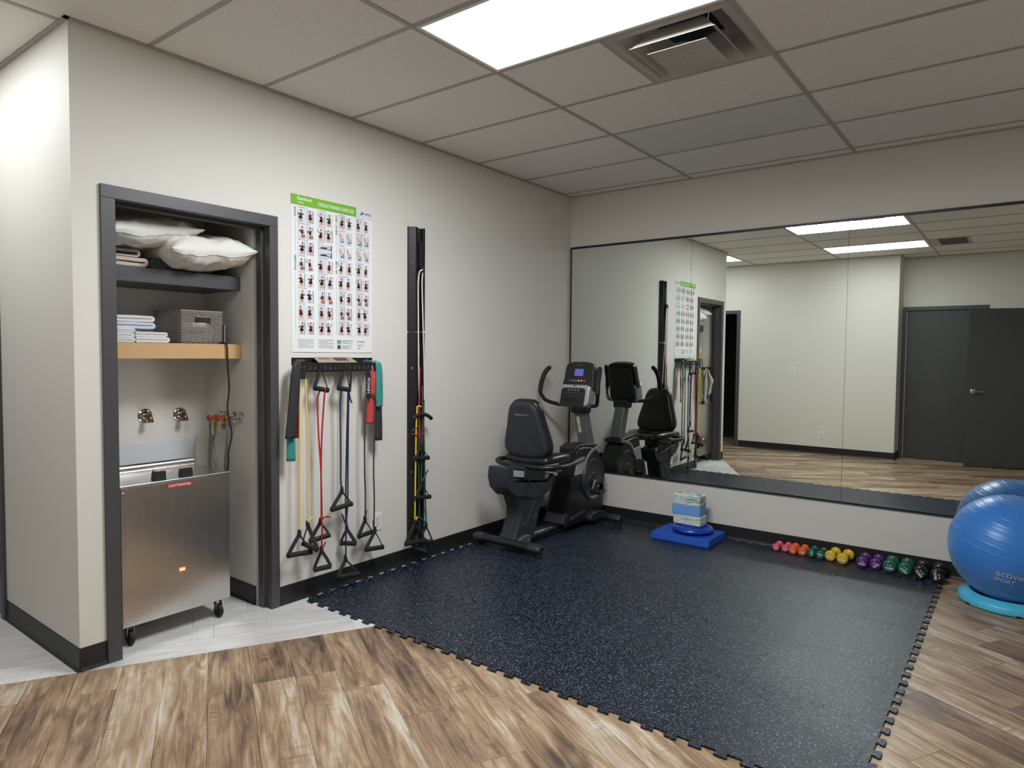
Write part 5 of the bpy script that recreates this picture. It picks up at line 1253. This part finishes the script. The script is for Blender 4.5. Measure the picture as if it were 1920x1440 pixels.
# ------------------------------------------------------------------ balance pad, disc and yoga blocks
def wob(o_): return o_
b = MB(); b.prism([(1.045, -0.405), (1.535, -0.405), (1.535, -0.03), (1.045, -0.03)], 'z', MT, MT + 0.055)
b.v = [(x + (0.012 if z > 0.03 and x < 1.2 else (-0.006 if z > 0.03 else 0)), y + (0.01 if z > 0.03 and y < -0.2 else 0), z) for x, y, z in b.v]
tag(b.build('balance_pad', mat('blue foam', (22, 84, 186), 0.65, bump=0.2, bscale=300), None, bevel=0.006), 'flat blue foam balance pad on the mat under the mirror', 'balance pad')
dz = MT + 0.055
t = thing('balance_disc', (1.325, -0.212, dz), 'glossy blue inflated balance disc on the foam pad', 'balance disc')
MB().lathe([(0, 0.002), (0.12, 0.002), (0.15, 0.012), (0.163, 0.028), (0.160, 0.042), (0.145, 0.053), (0.125, 0.056), (0.12, 0.0545), (0.06, 0.060), (0, 0.062)], (1.325, -0.212, dz), 'z', 48).build('cushion', mat('blue pvc', (16, 66, 170), 0.25), t, smooth=50)
b = MB()
for i in range(-12, 13):
    for j in range(-12, 13):
        x, y = i * 0.0095, j * 0.0095
        if x * x + y * y < 0.115 ** 2: b.lathe([(0.0025, 0.0), (0.002, 0.0025), (0, 0.003)], (1.325 + x, -0.212 + y, dz + 0.058), 'z', 5)
o = b.build('nubs', MATS['blue pvc'], t); o['kind'] = 'stuff'
def block(label, x, y, z, rz, m, s=(0.229, 0.125, 0.078)):
    b = MB().box(-s[0] / 2, s[0] / 2, -s[1] / 2, s[1] / 2, 0, s[2])
    o = b.build('yoga_block', m, None, bevel=0.006, seg=3); o.location = (x, y, z); o.rotation_euler = (0, 0, math.radians(rz))
    tag(o, label, 'yoga block', 'yoga blocks stacked on the disc')
z0 = dz + 0.062
block('marbled grey foam block at the bottom of the stack', 1.298, -0.203, z0, -3, MATS['marble'], (0.232, 0.125, 0.074))
block('plain light blue foam block in the middle of the stack', 1.288, -0.205, z0 + 0.0745, -1, mat('light blue foam', (112, 164, 226), 0.7), (0.234, 0.122, 0.082))
block('marbled grey foam block on top of the stack', 1.290, -0.203, z0 + 0.157, -2, MATS['marble'], (0.234, 0.128, 0.078))

# ------------------------------------------------------------------ dumbbells along the mirror wall
def dumbbell(label, x, yf, R_d, L_, rgb, txt, rot, yaw=0.0, ink_rgb=(232, 232, 230), grp=None):
    hd = R_d * 0.85
    t = thing('dumbbell', (x, yf + L_ / 2, MT), label, 'dumbbell', grp or 'dumbbells along the mirror wall')
    m = mat('vinyl %d %d %d' % rgb, rgb, 0.22, coat=0.3)
    c0 = Vector((x, yf, MT + R_d * 0.985)); Rm = Matrix.Translation((x, yf + L_ / 2, 0)) @ Matrix.Rotation(yaw, 4, 'Z') @ Matrix.Translation((-x, -yf - L_ / 2, 0))
    for a, s_ in ((yf, 1), (yf + L_, -1)):
        MB().lathe([(0, 0), (R_d * 0.78, 0.0), (R_d * 0.93, s_ * hd * 0.10), (R_d, s_ * hd * 0.32), (R_d, s_ * hd * 0.62), (R_d * 0.9, s_ * hd * 0.84), (R_d * 0.62, s_ * hd), (0, s_ * hd)], (x, a, c0.z), 'y', 12 if R_d > 0.036 else 20).move(Rm).build('head', m, t, smooth=50)
    MB().lathe([(R_d * 0.5, hd * 0.9), (R_d * 0.40, hd * 1.15), (R_d * 0.43, L_ / 2), (R_d * 0.40, L_ - hd * 1.15), (R_d * 0.5, L_ - hd * 0.9)], (x, yf, c0.z), 'y', 16).move(Rm).build('bar', m, t)
    cs, sn = math.cos(rot), math.sin(rot); xd = Rm.to_3x3() @ Vector((cs, 0, sn)); yd = Rm.to_3x3() @ Vector((-sn, 0, cs))
    mi = mat('ink %d %d %d' % ink_rgb, ink_rgb, 0.4); org = Rm @ Vector((x, yf - 0.0006, c0.z))
    lettering('YORK', R_d * 0.46, org + yd * (R_d * (-0.24)), xd, yd, mi, t, sx=0.95, bold=0.03)
    lettering(txt, R_d * 0.34, org + yd * (R_d * 0.22), xd, yd, mi, t)
DB = [('pink dumbbell, leftmost of the row', 1.952, -0.137, 0.0275, 0.115, (222, 92, 120), '1 LB', -0.15, 0),
      ('pink dumbbell touching the orange pair', 2.016, -0.128, 0.0275, 0.112, (222, 92, 120), '1 LB', -0.05, 0),
      ('orange dumbbell next to the pink pair', 2.074, -0.152, 0.031, 0.125, (226, 96, 36), '2 LB', -0.35, 0.05),
      ('orange dumbbell next to the small green pair', 2.140, -0.150, 0.031, 0.125, (226, 96, 36), '2 LB', 0.05, 0.04),
      ('small dark green dumbbell beside the orange pair', 2.205, -0.150, 0.032, 0.130, (22, 84, 72), '3 LB', 1.6, 0.0),
      ('small dark green dumbbell beside the yellow pair', 2.270, -0.166, 0.0325, 0.135, (22, 84, 72), '3 LB', 3.0, 0),
      ('yellow dumbbell beside the small green pair', 2.342, -0.160, 0.0385, 0.150, (216, 178, 42), '4 LB', -0.12, -0.1),
      ('yellow dumbbell standing apart, beside the purple pair', 2.428, -0.186, 0.0405, 0.160, (216, 178, 42), '4 LB', -0.12, -0.12),
      ('purple dumbbell beside the yellow one', 2.547, -0.190, 0.0395, 0.165, (84, 38, 112), '5 LB', 0.0, 0),
      ('purple dumbbell beside the larger green pair', 2.628, -0.178, 0.0395, 0.165, (84, 38, 112), '5 LB', 0.7, 0),
      ('larger dark green dumbbell beside the purple pair', 2.715, -0.192, 0.0445, 0.172, (24, 92, 70), '7 LB', 0.0, 0),
      ('larger dark green dumbbell beside the black pair', 2.806, -0.190, 0.0445, 0.172, (24, 92, 70), '7 LB', -0.6, 0),
      ('black dumbbell beside the larger green pair', 2.900, -0.212, 0.0465, 0.188, (24, 24, 26), '10 LB', -0.85, 0),
      ('black dumbbell at the row end by the ball', 2.995, -0.220, 0.0465, 0.19, (24, 24, 26), '10 LB', -1.45, 0)]
for d in DB: dumbbell(*d)

# ------------------------------------------------------------------ exercise ball on its ring
bc = Vector((3.378, -0.345, 0.337)); BR = 0.329; BZ = 0.318
b = MB(); prof = []; n = 300
tl = Matrix.Rotation(math.radians(14), 4, 'Y')
for i in range(n + 1):
    a = -math.pi / 2 + math.pi * i / n; la = math.degrees(a)
    g_ = 1.0
    for c_ in range(-64, 73, 8):
        if abs(la - c_) < 0.7 and not (-34 < c_ < -6): g_ = 1.0045
    prof.append((max(0.0, BR * math.cos(a) * g_), BZ * math.sin(a) * g_))
prof[0] = (0.0, -BZ); prof[-1] = (0.0, BZ)
b.lathe(prof, (0, 0, 0), 'z', 96).move(Matrix.Translation(bc) @ tl)
bt = thing('exercise_ball', (bc.x, bc.y, bc.z - BZ), 'large blue ribbed exercise ball beside the dumbbells', 'exercise ball')
b.build('ball', mat('blue ball vinyl', (54, 126, 206), 0.32, bump=0.04, bscale=600, sheen=0.2), bt, smooth=60)
cdir = (Vector((3.3985, -5.3495, 1.4778)) - bc)
def on_ball(p):
    d = (p - bc); 
    k_ = 1.0 / math.sqrt((d.x ** 2 + d.y ** 2) / (BR + 0.003) ** 2 + d.z ** 2 / (BZ + 0.003) ** 2)
    return bc + d * k_
M_sl = mat('silver ink', (170, 184, 204), 0.4)
lettering('active', 0.058, bc + Vector((-0.002, -0.314, -0.084)), (1, 0, -0.13), (0.10, 0, 1), M_sl, bt, warp=on_ball, fit=0.130, bold=0.012)
lettering('SPORT', 0.038, bc + Vector((-0.028, -0.302, -0.122)), (1, 0, -0.15), (0.10, 0, 1), M_sl, bt, warp=on_ball, shear=0.2, bold=0.03, fit=0.100)
b = MB(); RO = 0.262
b.lathe([(0.155, 0.0), (RO - 0.012, 0.0), (RO, 0.008), (RO, 0.036), (RO - 0.010, 0.048), (RO - 0.05, 0.062), (0.205, 0.066), (0.185, 0.055), (0.155, 0.030)], (bc.x, bc.y, 0.0), 'z', 56)
b.f = [f_ for f_ in b.f if len(f_) == 4]
nP = 9
b.f += [(0 * 56 + k, 0 * 56 + (k + 1) % 56, 8 * 56 + (k + 1) % 56, 8 * 56 + k) for k in range(56)]
rg_ = thing('ball_base', (bc.x, bc.y, 0), 'light blue ring base under the exercise ball', 'ball base')
b.build('ring', mat('cyan plastic', (74, 182, 218), 0.4), rg_, smooth=40)
for a in range(0, 360, 60):
    an = math.radians(a + 20 - 100); p = Vector((bc.x + RO * math.cos(an), bc.y + RO * math.sin(an), 0.0))
    b = MB().box(-0.004, 0.0015, -0.012, 0.012, 0.0005, 0.012).move(Matrix.Translation(p) @ Matrix.Rotation(an, 4, 'Z')); b.build('notch', M_dark, rg_, bevel=0.001)

# ------------------------------------------------------------------ ceiling air diffuser and return grille
vx0, vx1, vy0, vy1 = 1.78 + 0.013, 2.39 - 0.013, GY[4] + 0.013, GY[3] - 0.013
t = thing('air_diffuser', ((vx0 + vx1) / 2, (vy0 + vy1) / 2, H), 'square stepped white ceiling air vent next to the light', 'vent')
M_vent = mat('vent enamel', (186, 181, 175), 0.45)
vc = ((vx0 + vx1) / 2, (vy0 + vy1) / 2)
def sqring(levels, name, m, parent=None, cap=False):
    b = MB(); v = []
    for hw, z in levels:
        v += [(vc[0] + sx * hw, vc[1] + sy * hw, z) for sx, sy in ((-1, -1), (1, -1), (1, 1), (-1, 1))]
    n_ = len(levels)
    f = [(i * 4 + k, i * 4 + (k + 1) % 4, (i + 1) * 4 + (k + 1) % 4, (i + 1) * 4 + k) for i in range(n_ - 1) for k in range(4)]
    if cap: f.append(tuple((n_ - 1) * 4 + k for k in range(4)))
    b.add(v, f); o = b.build(name, m, parent or t, smooth=0)
    sd = o.modifiers.new('thickness', 'SOLIDIFY'); sd.thickness = 0.002; sd.offset = 0
    return o
sqring([(0.292, H + 0.002), (0.262, H + 0.0005), (0.252, H + 0.006), (0.19, H + 0.085), (0.13, H + 0.10)], 'outer_frame', M_vent)
sqring([(0.205, H - 0.030), (0.196, H - 0.026), (0.150, H + 0.030), (0.115, H + 0.065)], 'middle_cone', M_vent)
sqring([(0.142, H - 0.046), (0.132, H - 0.044), (0.0, H - 0.034)], 'centre_plate', M_vent)
MB().lathe([(0.0, H - 0.040), (0.009, H - 0.040), (0.009, H - 0.036), (0, H - 0.035)], (vc[0], vc[1], 0), 'z', 12).build('centre_screw', M_white, t)
b = MB(); b.lathe([(0.125, H + 0.085), (0.125, H + 0.24), (0.0, H + 0.24)], (vc[0], vc[1], 0), 'z', 32); b.build('duct_neck', mat('duct dark', (40, 40, 48), 0.7), t)
MB().box(vc[0] - 0.125, vc[0] + 0.125, vc[1] - 0.008, vc[1] + 0.008, H + 0.09, H + 0.094).build('damper_bar', M_vent, t); MB().box(vc[0] - 0.008, vc[0] + 0.008, vc[1] - 0.125, vc[1] + 0.125, H + 0.09, H + 0.094).build('damper_bar', M_vent, t)
for sx, sy in ((-1, 1), (1, 1), (1, -1), (-1, -1)):
    x, y = vc[0] + sx * 0.15, vc[1] + sy * 0.15
    MB().tube([(x, y, H + 0.02), (x + sx * 0.01, y + sy * 0.01, H + 0.05), (x + sx * 0.03, y + sy * 0.03, H + 0.06)], 0.003, 6).build('clip', M_chrome, t)
t = thing('return_grille', (2.61, (GY[7] + GY[8]) / 2, H), 'grey slatted ceiling return grille, seen in the mirror', 'vent')
gx0, gx1, gy0, gy1 = 2.39 + 0.013, 2.825 - 0.007, GY[8] + 0.013, GY[7] - 0.013
b = MB(); fr = 0.10
for q in ((gx0, gx0 + fr, gy0, gy1), (gx1 - 0.02, gx1, gy0, gy1), (gx0 + fr, gx1 - 0.02, gy0, gy0 + 0.02), (gx0 + fr, gx1 - 0.02, gy1 - 0.02, gy1)): b.box(*q, H + 0.001, H + 0.012)
b.build('frame', M_vent, t, smooth=0)
for k in range(28):
    y = gy0 + 0.03 + k * (gy1 - gy0 - 0.06) / 27
    o = MB().add([(gx0 + fr, y, H + 0.002), (gx1 - 0.02, y, H + 0.002), (gx1 - 0.02, y + 0.010, H + 0.014), (gx0 + fr, y + 0.010, H + 0.014), (gx0 + fr, y + 0.001, H + 0.001), (gx1 - 0.02, y + 0.001, H + 0.001), (gx1 - 0.02, y + 0.011, H + 0.013), (gx0 + fr, y + 0.011, H + 0.013)], [(0, 1, 2, 3), (4, 7, 6, 5), (0, 4, 5, 1), (2, 6, 7, 3)]).build('slat', mat('grille grey', (110, 112, 114), 0.5), t, smooth=0)
